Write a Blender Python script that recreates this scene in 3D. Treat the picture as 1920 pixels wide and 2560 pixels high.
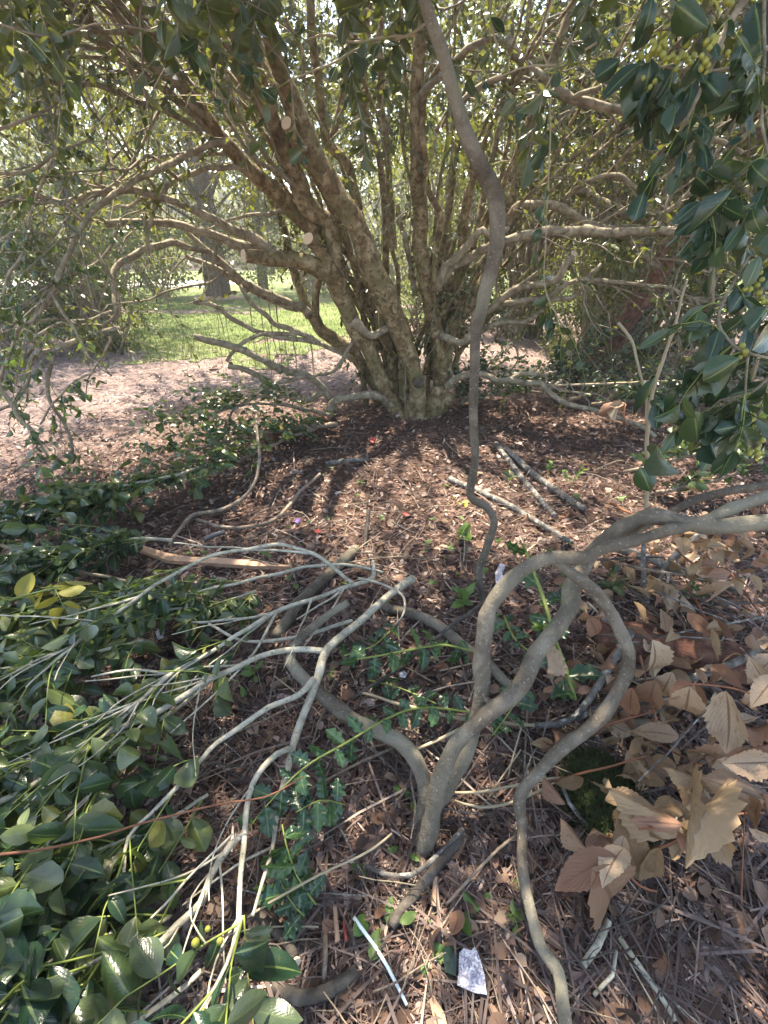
import bpy, math, random
import numpy as np
from mathutils import Vector, Matrix, noise

random.seed(7)
rng = np.random.default_rng(7)
for ob in list(bpy.data.objects):
    bpy.data.objects.remove(ob)
scene = bpy.context.scene
COL = scene.collection

# ------------------------------------------------------------------ camera, world, sun, exposure
CAM_H, PITCH, FPX = 1.2, math.radians(30), 1112.8        # FPX: focal length in pixels of a 1920 x 2560 picture
cam_d = bpy.data.cameras.new('camera')
cam_d.sensor_fit = 'VERTICAL'
cam_d.sensor_height = 24.0
cam_d.lens = 24.0 * FPX / 2560.0
cam_d.clip_start, cam_d.clip_end = 0.02, 2000
cam = bpy.data.objects.new('camera', cam_d)
COL.objects.link(cam)
cam.location = (0, 0, CAM_H)
cam.rotation_euler = (math.pi / 2 - PITCH, 0, 0)
scene.camera = cam

SUN = Vector((-0.16, 0.52, 1.25)).normalized()            # direction towards the sun
w = bpy.data.worlds.new('World')
scene.world = w
w.use_nodes = True
nt = w.node_tree
sky = nt.nodes.new('ShaderNodeTexSky')
sky.sky_type = 'NISHITA'
sky.sun_disc = False
sky.sun_elevation = math.asin(SUN.z)
sky.sun_rotation = math.atan2(SUN.x, SUN.y) % (2 * math.pi)
bg = nt.nodes['Background']
bg.inputs['Strength'].default_value = 0.15
nt.links.new(sky.outputs[0], bg.inputs['Color'])
sun_d = bpy.data.lights.new('sun', 'SUN')
sun_d.energy = 5.0
sun_d.angle = math.radians(0.6)
sun_d.color = (1.0, 0.91, 0.77)
sun = bpy.data.objects.new('sun', sun_d)
COL.objects.link(sun)
sun.rotation_euler = SUN.to_track_quat('Z', 'Y').to_euler()
scene.view_settings.view_transform = 'Standard'
scene.view_settings.look = 'None'
scene.view_settings.gamma = 1
scene.view_settings.exposure = 2.3
try:
    scene.view_settings.use_white_balance = True
    scene.view_settings.white_balance_temperature = 7100
    scene.view_settings.white_balance_tint = 10
except Exception:
    pass
try:
    scene.view_settings.use_curve_mapping = False
except Exception:
    pass
scene.cycles.max_bounces = 8
scene.cycles.diffuse_bounces = 4
scene.cycles.glossy_bounces = 3
scene.cycles.transmission_bounces = 4
scene.cycles.use_denoising = True
scene.cycles.volume_bounces = 0
GLARE_VEIL = 0.0042  # density of the added veil that stands in for lens glare

# ------------------------------------------------------------------ geometry of the place
FWD = Vector((0, math.cos(PITCH), -math.sin(PITCH)))
UPV = Vector((0, math.sin(PITCH), math.cos(PITCH)))
CAMP = Vector((0, 0, CAM_H))


def ray(u, v):
    return FWD + Vector(((u - 960) / FPX, 0, 0)) + UPV * ((1280 - v) / FPX)


def PT(u, v, t):                      # point seen at u, v at axial distance t
    return CAMP + ray(u, v) * t


def PY(u, v, y):                      # point seen at u, v at forward distance y
    r = ray(u, v)
    return CAMP + r * (y / r.y)


def ground_h(x, y):
    return (0.020 * math.sin(1.7 * x + 0.6) * math.sin(1.3 * y + 1.0) + 0.012 * math.sin(4.1 * x + 2.1 * y)
            + 0.008 * math.sin(7.3 * y - 3.1 * x + 0.4)
            + 0.10 * math.exp(-(((x - 1.15) / 0.5) ** 2 + ((y - 1.05) / 0.55) ** 2))
            + 0.06 * math.exp(-((x - 0.3) ** 2 + (y - 3.8) ** 2) / 0.5))


LIFT = 0.012


def G(u, v, z=0.0):                   # point seen at u, v lying z above the ground
    r = ray(u, v)
    p = CAMP.copy()
    h = 0.0
    for _ in range(6):
        t = (h + z + LIFT - CAM_H) / min(r.z, -1e-3)
        p = CAMP + r * t
        h = ground_h(p.x, p.y)
    return p


def depth(p):
    return (p - CAMP).dot(FWD)


def project(p):
    t = depth(p)
    if t < 0.05:
        return None
    d = p - CAMP
    return 960 + FPX * d.x / t, 1280 - FPX * d.dot(UPV) / t, t


# ------------------------------------------------------------------ materials
def new_mat(name):
    m = bpy.data.materials.new(name)
    m.use_nodes = True
    n = m.node_tree
    return m, n.nodes, n.links, n.nodes['Principled BSDF'], n.nodes['Material Output']


def math_node(N, L, op, a, b=None, c=None):
    n = N.new('ShaderNodeMath')
    n.operation = op
    for i, s in enumerate((a, b, c)):
        if s is None:
            continue
        if isinstance(s, (int, float)):
            n.inputs[i].default_value = s
        else:
            L.new(s, n.inputs[i])
    return n.outputs[0]


def ramp(N, L, fac, stops):
    n = N.new('ShaderNodeValToRGB')
    e = n.color_ramp.elements
    while len(e) < len(stops):
        e.new(0.5)
    for i, (p, c) in enumerate(stops):
        e[i].position = p
        e[i].color = (*c, 1)
    if fac is not None:
        L.new(fac, n.inputs[0])
    return n.outputs[0]


def mix(N, L, fac, a, b, mode='MIX'):
    n = N.new('ShaderNodeMix')
    n.data_type = 'RGBA'
    n.blend_type = mode
    for s, v in ((n.inputs[0], fac), (n.inputs[6], a), (n.inputs[7], b)):
        if isinstance(v, (int, float)):
            s.default_value = v
        elif isinstance(v, tuple):
            s.default_value = (*v, 1)
        else:
            L.new(v, s)
    return n.outputs[2]


def noise_tex(N, L, scale, detail=4, rough=0.6, coord='Object', dist=0.0):
    tc = N.new('ShaderNodeTexCoord')
    n = N.new('ShaderNodeTexNoise')
    n.inputs['Scale'].default_value = scale
    n.inputs['Detail'].default_value = detail
    n.inputs['Roughness'].default_value = rough
    n.inputs['Distortion'].default_value = dist
    L.new(tc.outputs[coord], n.inputs['Vector'])
    return n.outputs['Fac']


def piece_random(N, L):               # a number per piece: attribute on joined pieces, object random on single ones
    at = N.new('ShaderNodeAttribute')
    at.attribute_name = 'rnd'
    oi = N.new('ShaderNodeObjectInfo')
    return math_node(N, L, 'FRACT', math_node(N, L, 'ADD', at.outputs['Fac'], oi.outputs['Random']))


def leaf_mat(name, stops, back, rough=0.32, trans=0.3, tcol=(0.25, 0.42, 0.05), vein=(0.16, 0.22, 0.07), veins=0.25,
             spots=None, spec=0.5):
    m, N, L, B, O = new_mat(name)
    r = piece_random(N, L)
    c = ramp(N, L, r, stops)
    c = mix(N, L, math_node(N, L, 'MULTIPLY', noise_tex(N, L, 3.0, 3, 0.6), 0.45), c, stops[0][1])
    if spots:
        s = ramp(N, L, noise_tex(N, L, 7, 5, 0.75), ((0.55, (0, 0, 0)), (0.68, (0.9, 0.9, 0.9))))
        c = mix(N, L, s, c, spots)
    uv = N.new('ShaderNodeUVMap')
    sx = N.new('ShaderNodeSeparateXYZ')
    L.new(uv.outputs[0], sx.inputs[0])
    a = math_node(N, L, 'ABSOLUTE', math_node(N, L, 'SUBTRACT', sx.outputs[0], 0.5))
    mid = math_node(N, L, 'LESS_THAN', a, 0.035)
    k = math_node(N, L, 'SUBTRACT', math_node(N, L, 'MULTIPLY', sx.outputs[1], 62.0), math_node(N, L, 'MULTIPLY', a, 55.0))
    wv = math_node(N, L, 'SINE', k)
    side = math_node(N, L, 'MULTIPLY', math_node(N, L, 'GREATER_THAN', wv, 0.86), veins)
    has = math_node(N, L, 'GREATER_THAN', sx.outputs[1], 0.001)
    vf = math_node(N, L, 'MULTIPLY', math_node(N, L, 'MAXIMUM', math_node(N, L, 'MULTIPLY', mid, 0.75), side), has)
    c = mix(N, L, vf, c, vein)
    geo = N.new('ShaderNodeNewGeometry')
    c = mix(N, L, math_node(N, L, 'MULTIPLY', geo.outputs['Backfacing'], 0.75), c, back)
    L.new(c, B.inputs['Base Color'])
    B.inputs['Roughness'].default_value = rough
    B.inputs['Specular IOR Level'].default_value = spec
    bp = N.new('ShaderNodeBump')
    bp.inputs['Strength'].default_value = 0.12 if veins < 0.1 else 0.22
    bp.inputs['Distance'].default_value = 0.01
    hgt = math_node(N, L, 'ADD', math_node(N, L, 'MULTIPLY', math_node(N, L, 'MULTIPLY', wv, veins), has), math_node(N, L, 'MULTIPLY', noise_tex(N, L, 9, 2), 0.8))
    L.new(hgt, bp.inputs['Height'])
    L.new(bp.outputs[0], B.inputs['Normal'])
    T = N.new('ShaderNodeBsdfTranslucent')
    tc = mix(N, L, r, tcol, tuple(0.55 * x for x in tcol))
    L.new(tc, T.inputs[0])
    S = N.new('ShaderNodeMixShader')
    S.inputs[0].default_value = trans
    L.new(B.outputs[0], S.inputs[1])
    L.new(T.outputs[0], S.inputs[2])
    L.new(S.outputs[0], O.inputs[0])
    return m


def bark_mat(name, c1, c2, c3, scale=14, spot=None, spot_scale=60, spot_lo=0.62, rough=0.85, bump=0.6, moss=None):
    m, N, L, B, O = new_mat(name)
    n1 = noise_tex(N, L, scale, 6, 0.65, dist=0.6)
    n2 = noise_tex(N, L, scale * 5, 5, 0.7)
    n3 = noise_tex(N, L, scale * 0.35, 3, 0.5)
    c = ramp(N, L, n1, ((0.34, c1), (0.50, c2), (0.64, c3)))
    c = mix(N, L, math_node(N, L, 'MULTIPLY', n2, 0.5), c, c1)
    if moss:
        c = mix(N, L, ramp(N, L, n3, ((0.48, (0, 0, 0)), (0.66, (0.75, 0.75, 0.75)))), c, moss)
    if spot:
        s = ramp(N, L, noise_tex(N, L, spot_scale, 2, 0.5), ((spot_lo, (0, 0, 0)), (spot_lo + 0.05, (0.8, 0.8, 0.8))))
        c = mix(N, L, s, c, spot)
    L.new(c, B.inputs['Base Color'])
    B.inputs['Roughness'].default_value = rough
    B.inputs['Specular IOR Level'].default_value = 0.25
    bp = N.new('ShaderNodeBump')
    bp.inputs['Strength'].default_value = bump
    bp.inputs['Distance'].default_value = 0.012
    L.new(math_node(N, L, 'ADD', n1, math_node(N, L, 'MULTIPLY', n2, 0.5)), bp.inputs['Height'])
    L.new(bp.outputs[0], B.inputs['Normal'])
    return m


def piece_mat(name, stops, rough=0.8, grain=40, spec=0.3, trans=0.0):
    m, N, L, B, O = new_mat(name)
    c = ramp(N, L, piece_random(N, L), stops)
    c = mix(N, L, math_node(N, L, 'MULTIPLY', noise_tex(N, L, grain, 4, 0.7), 0.5), c, tuple(0.45 * x for x in stops[0][1]))
    L.new(c, B.inputs['Base Color'])
    B.inputs['Roughness'].default_value = rough
    B.inputs['Specular IOR Level'].default_value = spec
    if trans:
        T = N.new('ShaderNodeBsdfTranslucent')
        L.new(c, T.inputs[0])
        S = N.new('ShaderNodeMixShader')
        S.inputs[0].default_value = trans
        L.new(B.outputs[0], S.inputs[1])
        L.new(T.outputs[0], S.inputs[2])
        L.new(S.outputs[0], O.inputs[0])
    return m


def plain_mat(name, col, rough=0.6, grain=30, amt=0.35, col2=None, spec=0.4):
    m, N, L, B, O = new_mat(name)
    c = mix(N, L, math_node(N, L, 'MULTIPLY', noise_tex(N, L, grain, 5, 0.7), amt * 2), col, col2 or tuple(0.4 * x for x in col))
    L.new(c, B.inputs['Base Color'])
    B.inputs['Roughness'].default_value = rough
    B.inputs['Specular IOR Level'].default_value = spec
    return m


M = {}
M['leaf'] = leaf_mat('evergreen_leaf', ((0.0, (0.013, 0.036, 0.022)), (0.35, (0.026, 0.060, 0.030)), (0.65, (0.060, 0.095, 0.036)), (0.92, (0.125, 0.155, 0.050)), (1.0, (0.22, 0.20, 0.045))),
                     (0.095, 0.125, 0.065), 0.26, 0.22, tcol=(0.20, 0.32, 0.05), veins=0.06, spots=(0.085, 0.075, 0.028))
M['leaf_dark'] = leaf_mat('dark_glossy_leaf', ((0.0, (0.009, 0.030, 0.020)), (0.6, (0.018, 0.048, 0.027)), (1.0, (0.060, 0.095, 0.034))),
                          (0.07, 0.095, 0.05), 0.24, 0.14, tcol=(0.14, 0.22, 0.04), veins=0.05, spots=(0.055, 0.060, 0.022))
M['leaf_crown'] = leaf_mat('crown_leaf', ((0.0, (0.018, 0.028, 0.010)), (0.5, (0.034, 0.048, 0.016)), (1.0, (0.075, 0.088, 0.028))),
                           (0.055, 0.078, 0.036), 0.30, 0.22, tcol=(0.32, 0.36, 0.05), veins=0.05)
M['leaf_far'] = leaf_mat('far_leaf', ((0.0, (0.030, 0.046, 0.016)), (0.5, (0.055, 0.076, 0.024)), (1.0, (0.105, 0.122, 0.038))),
                          (0.075, 0.105, 0.048), 0.38, 0.34, tcol=(0.36, 0.40, 0.07))
M['leaf_young'] = leaf_mat('young_leaf', ((0.0, (0.07, 0.15, 0.035)), (1.0, (0.15, 0.24, 0.06))), (0.15, 0.22, 0.09), 0.4, 0.35)
M['leaf_yellow'] = leaf_mat('yellowing_leaf', ((0.0, (0.22, 0.21, 0.025)), (1.0, (0.36, 0.31, 0.045))), (0.30, 0.28, 0.08), 0.5, 0.3, tcol=(0.5, 0.42, 0.05))
M['leaf_spiny'] = leaf_mat('spiny_leaf', ((0.0, (0.012, 0.042, 0.026)), (0.6, (0.024, 0.070, 0.036)), (1.0, (0.06, 0.13, 0.045))), (0.10, 0.17, 0.07), 0.22, 0.18, veins=0.05)
M['leaf_dead'] = leaf_mat('dead_leaf', ((0.0, (0.10, 0.055, 0.036)), (0.22, (0.24, 0.125, 0.080)), (0.45, (0.35, 0.20, 0.135)), (0.62, (0.22, 0.135, 0.085)), (0.8, (0.40, 0.28, 0.185)), (1.0, (0.46, 0.36, 0.25))),
                          (0.27, 0.18, 0.115), 0.62, 0.14, tcol=(0.40, 0.19, 0.07), vein=(0.12, 0.065, 0.040), veins=0.16, spots=(0.16, 0.085, 0.05), spec=0.25)
M['leaf_tan'] = leaf_mat('tan_dead_leaf', ((0.0, (0.17, 0.105, 0.058)), (0.5, (0.26, 0.18, 0.105)), (1.0, (0.36, 0.265, 0.165))),
                         (0.34, 0.25, 0.16), 0.62, 0.14, tcol=(0.45, 0.28, 0.11), vein=(0.16, 0.095, 0.05), veins=0.22, spots=(0.28, 0.18, 0.10), spec=0.25)
M['bark_tree'] = bark_mat('mottled_bark', (0.070, 0.050, 0.028), (0.215, 0.160, 0.088), (0.42, 0.35, 0.225), 15, spot=(0.080, 0.048, 0.024), spot_scale=34, spot_lo=0.57, moss=(0.125, 0.118, 0.052), bump=1.0)
M['bark_branch'] = bark_mat('branch_bark', (0.11, 0.092, 0.066), (0.24, 0.205, 0.148), (0.40, 0.355, 0.265), 20)
M['bark_dark'] = bark_mat('dark_bark', (0.045, 0.038, 0.032), (0.085, 0.072, 0.060), (0.15, 0.13, 0.11), 18)
M['bark_grey'] = bark_mat('speckled_grey_bark', (0.070, 0.056, 0.042), (0.135, 0.113, 0.086), (0.225, 0.198, 0.155), 9, spot=(0.27, 0.245, 0.20), spot_scale=170, spot_lo=0.64, bump=1.0, moss=(0.25, 0.235, 0.175))
M['bark_pale'] = bark_mat('pale_cut_branch_bark', (0.24, 0.22, 0.165), (0.42, 0.395, 0.31), (0.56, 0.53, 0.44), 28, spot=(0.11, 0.10, 0.075), spot_scale=90, spot_lo=0.64, bump=0.5)
M['bark_lichen'] = bark_mat('lichen_stick_bark', (0.075, 0.066, 0.060), (0.15, 0.14, 0.128), (0.26, 0.26, 0.24), 26, spot=(0.36, 0.37, 0.34), spot_scale=45, spot_lo=0.60)
M['twig'] = bark_mat('dry_twig', (0.13, 0.10, 0.075), (0.24, 0.19, 0.145), (0.38, 0.32, 0.25), 40)
M['twig_green'] = plain_mat('green_stem', (0.20, 0.25, 0.055), 0.5, 40, 0.25)
M['twig_tan'] = plain_mat('tan_stem', (0.36, 0.30, 0.20), 0.6, 40, 0.25)
M['twig_orange'] = plain_mat('orange_stem', (0.22, 0.085, 0.042), 0.55, 50, 0.3)
def cut_material():
    m, N, L, B, O = new_mat('sawn_wood')
    tc = N.new('ShaderNodeTexCoord')
    d = N.new('ShaderNodeVectorMath')
    d.operation = 'DISTANCE'
    L.new(tc.outputs['Generated'], d.inputs[0])
    d.inputs[1].default_value = (0.47, 0.5, 0.53)
    wob = noise_tex(N, L, 5, 3, 0.6, 'Generated')
    r = math_node(N, L, 'ADD', d.outputs['Value'], math_node(N, L, 'MULTIPLY', wob, 0.12))
    ring = math_node(N, L, 'SINE', math_node(N, L, 'MULTIPLY', r, 70.0))
    c = mix(N, L, math_node(N, L, 'MULTIPLY_ADD', ring, 0.22, 0.22), (0.62, 0.49, 0.35), (0.44, 0.32, 0.21))
    c = mix(N, L, ramp(N, L, r, ((0.10, (1, 1, 1)), (0.20, (0, 0, 0)))), c, (0.36, 0.24, 0.14))
    c = mix(N, L, ramp(N, L, noise_tex(N, L, 9, 4, 0.7, 'Generated'), ((0.52, (0, 0, 0)), (0.68, (0.7, 0.7, 0.7)))), c, (0.34, 0.30, 0.25))
    L.new(c, B.inputs['Base Color'])
    B.inputs['Roughness'].default_value = 0.8
    return m


M['cut'] = cut_material()
M['splinter'] = plain_mat('split_wood', (0.46, 0.29, 0.19), 0.75, 30, 0.3)
M['rot'] = bark_mat('rotting_wood', (0.06, 0.028, 0.02), (0.14, 0.065, 0.045), (0.25, 0.13, 0.09), 18, bump=1.0)
M['moss'] = plain_mat('moss', (0.040, 0.055, 0.022), 0.95, 60, 0.4, spec=0.1)
M['berry'] = plain_mat('unripe_berry', (0.30, 0.30, 0.055), 0.35, 60, 0.2)
M['litter'] = piece_mat('litter', ((0.0, (0.036, 0.021, 0.018)), (0.30, (0.125, 0.070, 0.056)), (0.58, (0.225, 0.138, 0.113)), (0.82, (0.37, 0.26, 0.22)), (1.0, (0.58, 0.47, 0.41))))
M['needles'] = piece_mat('dry_needles', ((0.0, (0.06, 0.034, 0.028)), (0.55, (0.125, 0.078, 0.062)), (0.9, (0.22, 0.15, 0.12)), (1.0, (0.34, 0.26, 0.20))))
M['leaf_bits'] = piece_mat('leaf_bits', ((0.0, (0.05, 0.030, 0.022)), (0.5, (0.14, 0.082, 0.056)), (0.85, (0.22, 0.14, 0.10)), (1.0, (0.33, 0.24, 0.175))))
M['grey_stalks'] = piece_mat('grey_stalks', ((0.0, (0.042, 0.029, 0.027)), (0.55, (0.11, 0.080, 0.074)), (0.88, (0.21, 0.16, 0.14)), (1.0, (0.42, 0.35, 0.29))))
M['mulch'] = piece_mat('sun_painted_mulch', ((0.0, (0.075, 0.050, 0.048)), (0.35, (0.23, 0.175, 0.165)), (0.75, (0.40, 0.32, 0.30)), (1.0, (0.58, 0.49, 0.45))))  # sunlit paleness put into the colour, besides the mulch's own pinkish tone
M['grass'] = piece_mat('grass_blade', ((0.0, (0.10, 0.155, 0.028)), (0.6, (0.18, 0.23, 0.045)), (1.0, (0.31, 0.31, 0.10))), 0.6, trans=0.3)
M['paper'] = plain_mat('worn_white_paper', (0.78, 0.78, 0.80), 0.7, 130, 0.45, (0.30, 0.28, 0.33))
def flecked():
    m, N, L, B, O = new_mat('flecked_paper')
    c = ramp(N, L, noise_tex(N, L, 110, 5, 0.8, dist=1.5), ((0.44, (0.20, 0.18, 0.23)), (0.54, (0.52, 0.51, 0.56)), (0.66, (0.80, 0.80, 0.80))))
    L.new(c, B.inputs['Base Color'])
    B.inputs['Roughness'].default_value = 0.7
    return m


M['paper'] = flecked()
M['straw'] = plain_mat('white_plastic', (0.70, 0.80, 0.80), 0.35, 30, 0.1)
M['glass'] = plain_mat('green_glass', (0.010, 0.030, 0.018), 0.15, 30, 0.2)
M['pipe'] = plain_mat('grey_plastic', (0.10, 0.10, 0.11), 0.4, 30, 0.2)
M['red'] = plain_mat('red_plastic', (0.30, 0.05, 0.04), 0.4, 30, 0.2)
M['purple'] = plain_mat('purple_plastic', (0.10, 0.05, 0.24), 0.4, 30, 0.2)


def ground_material():
    m, N, L, B, O = new_mat('mulch_ground')
    n1 = noise_tex(N, L, 30, 8, 0.75)
    n2 = noise_tex(N, L, 2.2, 4, 0.6)
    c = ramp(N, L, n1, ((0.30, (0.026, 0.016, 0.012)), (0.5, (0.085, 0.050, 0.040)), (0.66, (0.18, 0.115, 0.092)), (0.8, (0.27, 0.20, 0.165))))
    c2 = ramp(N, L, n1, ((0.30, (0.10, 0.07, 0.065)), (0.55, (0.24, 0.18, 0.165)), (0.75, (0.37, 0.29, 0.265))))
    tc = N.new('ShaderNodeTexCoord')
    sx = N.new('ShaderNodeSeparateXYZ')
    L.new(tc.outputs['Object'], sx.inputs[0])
    # sunlit paleness painted into the mulch beyond the crown; dark leaf mould under it
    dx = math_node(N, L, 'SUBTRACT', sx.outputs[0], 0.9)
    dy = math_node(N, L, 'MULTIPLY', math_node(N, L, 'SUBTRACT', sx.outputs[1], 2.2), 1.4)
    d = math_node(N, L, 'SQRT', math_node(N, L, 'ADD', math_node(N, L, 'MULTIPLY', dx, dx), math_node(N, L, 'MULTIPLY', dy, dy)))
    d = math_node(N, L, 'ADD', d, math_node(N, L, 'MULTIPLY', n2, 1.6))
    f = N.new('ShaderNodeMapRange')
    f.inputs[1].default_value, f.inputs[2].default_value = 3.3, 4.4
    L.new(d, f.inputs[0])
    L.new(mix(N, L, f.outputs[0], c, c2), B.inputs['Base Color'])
    B.inputs['Roughness'].default_value = 0.95
    B.inputs['Specular IOR Level'].default_value = 0.15
    bp = N.new('ShaderNodeBump')
    bp.inputs['Strength'].default_value = 0.9
    bp.inputs['Distance'].default_value = 0.03
    L.new(n1, bp.inputs['Height'])
    L.new(bp.outputs[0], B.inputs['Normal'])
    return m


def lawn_material():
    m, N, L, B, O = new_mat('lawn_soil')
    n1 = noise_tex(N, L, 40, 6, 0.75)
    n2 = noise_tex(N, L, 0.9, 4, 0.6)
    c = ramp(N, L, n1, ((0.3, (0.055, 0.085, 0.02)), (0.55, (0.12, 0.17, 0.04)), (0.8, (0.21, 0.24, 0.075))))
    c = mix(N, L, ramp(N, L, n2, ((0.52, (0, 0, 0)), (0.72, (0.7, 0.7, 0.7)))), c, (0.24, 0.22, 0.12))
    L.new(c, B.inputs['Base Color'])
    B.inputs['Roughness'].default_value = 0.9
    bp = N.new('ShaderNodeBump')
    bp.inputs['Distance'].default_value = 0.03
    L.new(n1, bp.inputs['Height'])
    L.new(bp.outputs[0], B.inputs['Normal'])
    return m


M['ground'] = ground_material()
M['lawn'] = lawn_material()
M['road'] = plain_mat('pale_concrete', (0.50, 0.49, 0.47), 0.9, 6, 0.15)
M['brick_far'] = plain_mat('far_brick', (0.36, 0.20, 0.15), 0.9, 8, 0.2)
M['roof_far'] = plain_mat('far_roof', (0.12, 0.10, 0.095), 0.9, 8, 0.2)
M['window_far'] = plain_mat('far_window', (0.03, 0.035, 0.04), 0.15, 8, 0.2)


# ------------------------------------------------------------------ builders
class MB:
    """collects vertices and faces for one mesh object"""

    def __init__(s):
        s.v, s.f, s.smooth = [], [], True

    def build(s, name, mat, parent=None, label=None):
        me = bpy.data.meshes.new(name)
        base = Vector(parent_base(parent)) if parent else Vector((0, 0, 0))
        me.from_pydata([tuple(Vector(p) - base) for p in s.v], [], s.f)
        me.materials.append(M[mat])
        if s.smooth:
            me.polygons.foreach_set('use_smooth', [True] * len(me.polygons))
        me.update()
        o = bpy.data.objects.new(name, me)
        COL.objects.link(o)
        if parent:
            o.parent = parent
        if label:
            o['label'] = label
        return o


def parent_base(o):
    p = Vector((0, 0, 0))
    while o is not None:
        p += o.location
        o = o.parent
    return p


def catmull(pts, rad, step):
    P = [Vector(p) for p in pts]
    if len(P) == 2:
        P = [P[0], (P[0] + P[1]) / 2, P[1]]
        rad = [rad[0], (rad[0] + rad[1]) / 2, rad[1]]
    out, rr = [], []
    n = len(P)
    for i in range(n - 1):
        p0, p1, p2, p3 = P[max(i - 1, 0)], P[i], P[i + 1], P[min(i + 2, n - 1)]
        k = max(1, min(14, int((p2 - p1).length / step)))
        for j in range(k):
            t = j / k
            t2, t3 = t * t, t * t * t
            out.append(0.5 * ((2 * p1) + (p2 - p0) * t + (2 * p0 - 5 * p1 + 4 * p2 - p3) * t2 + (3 * p1 - p0 - 3 * p2 + p3) * t3))
            rr.append(rad[i] + (rad[i + 1] - rad[i]) * t)
    out.append(P[-1])
    rr.append(rad[-1])
    return out, rr


def tube(mb, pts, rad, sides=8, step=0.04, knob=0.08, wob=0.0, seed=0.0, cap=True):
    out, rr = catmull(pts, rad, step)
    n = len(out)
    b0 = len(mb.v)
    t = (out[1] - out[0]).normalized()
    a = t.orthogonal().normalized()
    for i in range(n):
        tn = (out[min(i + 1, n - 1)] - out[max(i - 1, 0)])
        if tn.length > 1e-9:
            t = tn.normalized()
        a = (a - t * a.dot(t))
        a = a.normalized() if a.length > 1e-6 else t.orthogonal().normalized()
        b = t.cross(a)
        c = out[i]
        if wob:
            c = c + Vector(noise.noise_vector(c * 9 + Vector((seed, 0, 0)))) * wob
        for k in range(sides):
            th = 2 * math.pi * k / sides
            d = a * math.cos(th) + b * math.sin(th)
            r = rr[i]
            if knob:
                q = c + d * r
                r *= 1 + knob * (noise.noise(q * (0.35 / max(r, 0.004)) + Vector((seed, 3, 1))) * 1.4 + noise.noise(q * 30 + Vector((1, seed, 1))) * 0.5)
            mb.v.append(tuple(c + d * r))
    for i in range(n - 1):
        for k in range(sides):
            k2 = (k + 1) % sides
            mb.f.append((b0 + i * sides + k, b0 + i * sides + k2, b0 + (i + 1) * sides + k2, b0 + (i + 1) * sides + k))
    if cap:
        mb.f.append(tuple(b0 + k for k in reversed(range(sides))))
        mb.f.append(tuple(b0 + (n - 1) * sides + k for k in range(sides)))
    return out, rr


def tag(o, label, cat, group=None, kind=None):
    o['label'] = label
    o['category'] = cat
    if group:
        o['group'] = group
    if kind:
        o['kind'] = kind
    return o


def thing(name, loc, label, cat, group=None):
    o = bpy.data.objects.new(name, None)
    o.empty_display_size = 0.1
    COL.objects.link(o)
    o.location = loc
    return tag(o, label, cat, group)


def pixtube(mb, spec, mode, sides=8, step=0.03, knob=0.08, wob=0.0, seed=0.0):
    """spec: (u, v, distance, width in photo pixels) along a branch; mode says what the distance means"""
    pts, rad = [], []
    for (u, v, d, wpx) in spec:
        p = PT(u, v, d) if mode == 't' else PY(u, v, d) if mode == 'y' else G(u, v, d)
        pts.append(p)
        rad.append(max(0.0012, 0.5 * wpx * depth(p) / FPX))
    return tube(mb, pts, rad, sides, step, knob, wob, seed)


def cut_disc(p, n, r, parent, name='cut_face', squash=1.0):
    mb = MB()
    n = n.normalized()
    a = n.orthogonal().normalized()
    b = n.cross(a)
    for k in range(16):
        th = 2 * math.pi * k / 16
        d = a * math.cos(th) + b * math.sin(th) * squash
        rr = r * (1 + 0.06 * noise.noise(d * 3 + p * 5))
        mb.v += [tuple(p + d * rr), tuple(p + d * rr * 0.96 + n * 0.004)]
    mb.f.append(tuple(2 * k + 1 for k in range(16)))
    for k in range(16):
        k2 = (k + 1) % 16
        mb.f.append((2 * k, 2 * k2, 2 * k2 + 1, 2 * k + 1))
    mb.smooth = False
    return mb.build(name, 'cut', parent)


# leaf meshes, one unit long along +y, facing +z
def leaf_mesh(name, mat, profile, nseg, wr, bend, fold, curl=0.0, tooth=0.0, ripple=0.0, twist=0.0, cols=4):
    me = bpy.data.meshes.new(name)
    vs, fs, uvs = [], [], []
    for i in range(nseg + 1):
        t = i / nseg
        hw = 0.5 * wr * profile(t)
        if tooth and 0 < i < nseg:
            hw *= 1 + (tooth if i % 2 else -tooth)
        rag = [1 + (random.gauss(0, 0.035) if tooth else random.gauss(0, 0.03)), 1 + (random.gauss(0, 0.035) if tooth else random.gauss(0, 0.03))]
        ang = bend * t
        cy = math.sin(ang) / bend if abs(bend) > 1e-3 else t
        cz = (math.cos(ang) - 1) / bend if abs(bend) > 1e-3 else 0
        tw = twist * t
        for j in range(cols + 1):
            s = -1 + 2 * j / cols
            x = s * hw * (rag[0] if s < 0 else rag[1])
            z = fold * abs(x) - curl * x * x * 6 + ripple * math.sin(6.3 * 3.2 * t + s * 2) * abs(s) * hw
            x2, z2 = x * math.cos(tw) - z * math.sin(tw), x * math.sin(tw) + z * math.cos(tw)
            vs.append((x2, cy - 0 * z2, cz + z2 * math.cos(ang)))
            uvs.append(((s + 1) / 2, 0.002 + t * 0.998))
    for i in range(nseg):
        for j in range(cols):
            a = i * (cols + 1) + j
            fs.append((a, a + 1, a + cols + 2, a + cols + 1))
    me.from_pydata(vs, [], fs)
    uv = me.uv_layers.new(name='UVMap')
    for l in me.loops:
        uv.data[l.index].uv = uvs[l.vertex_index]
    me.polygons.foreach_set('use_smooth', [True] * len(me.polygons))
    me.materials.append(M[mat])
    me.update()
    return me


ELL = lambda t: (math.sin(math.pi * min(1, max(0, t)) ** 0.9)) ** 0.72 * 1.0 if 0 < t < 1 else 0.03
LANCE = lambda t: (math.sin(math.pi * t ** 0.8)) ** 0.9 if 0 < t < 1 else 0.03


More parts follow.
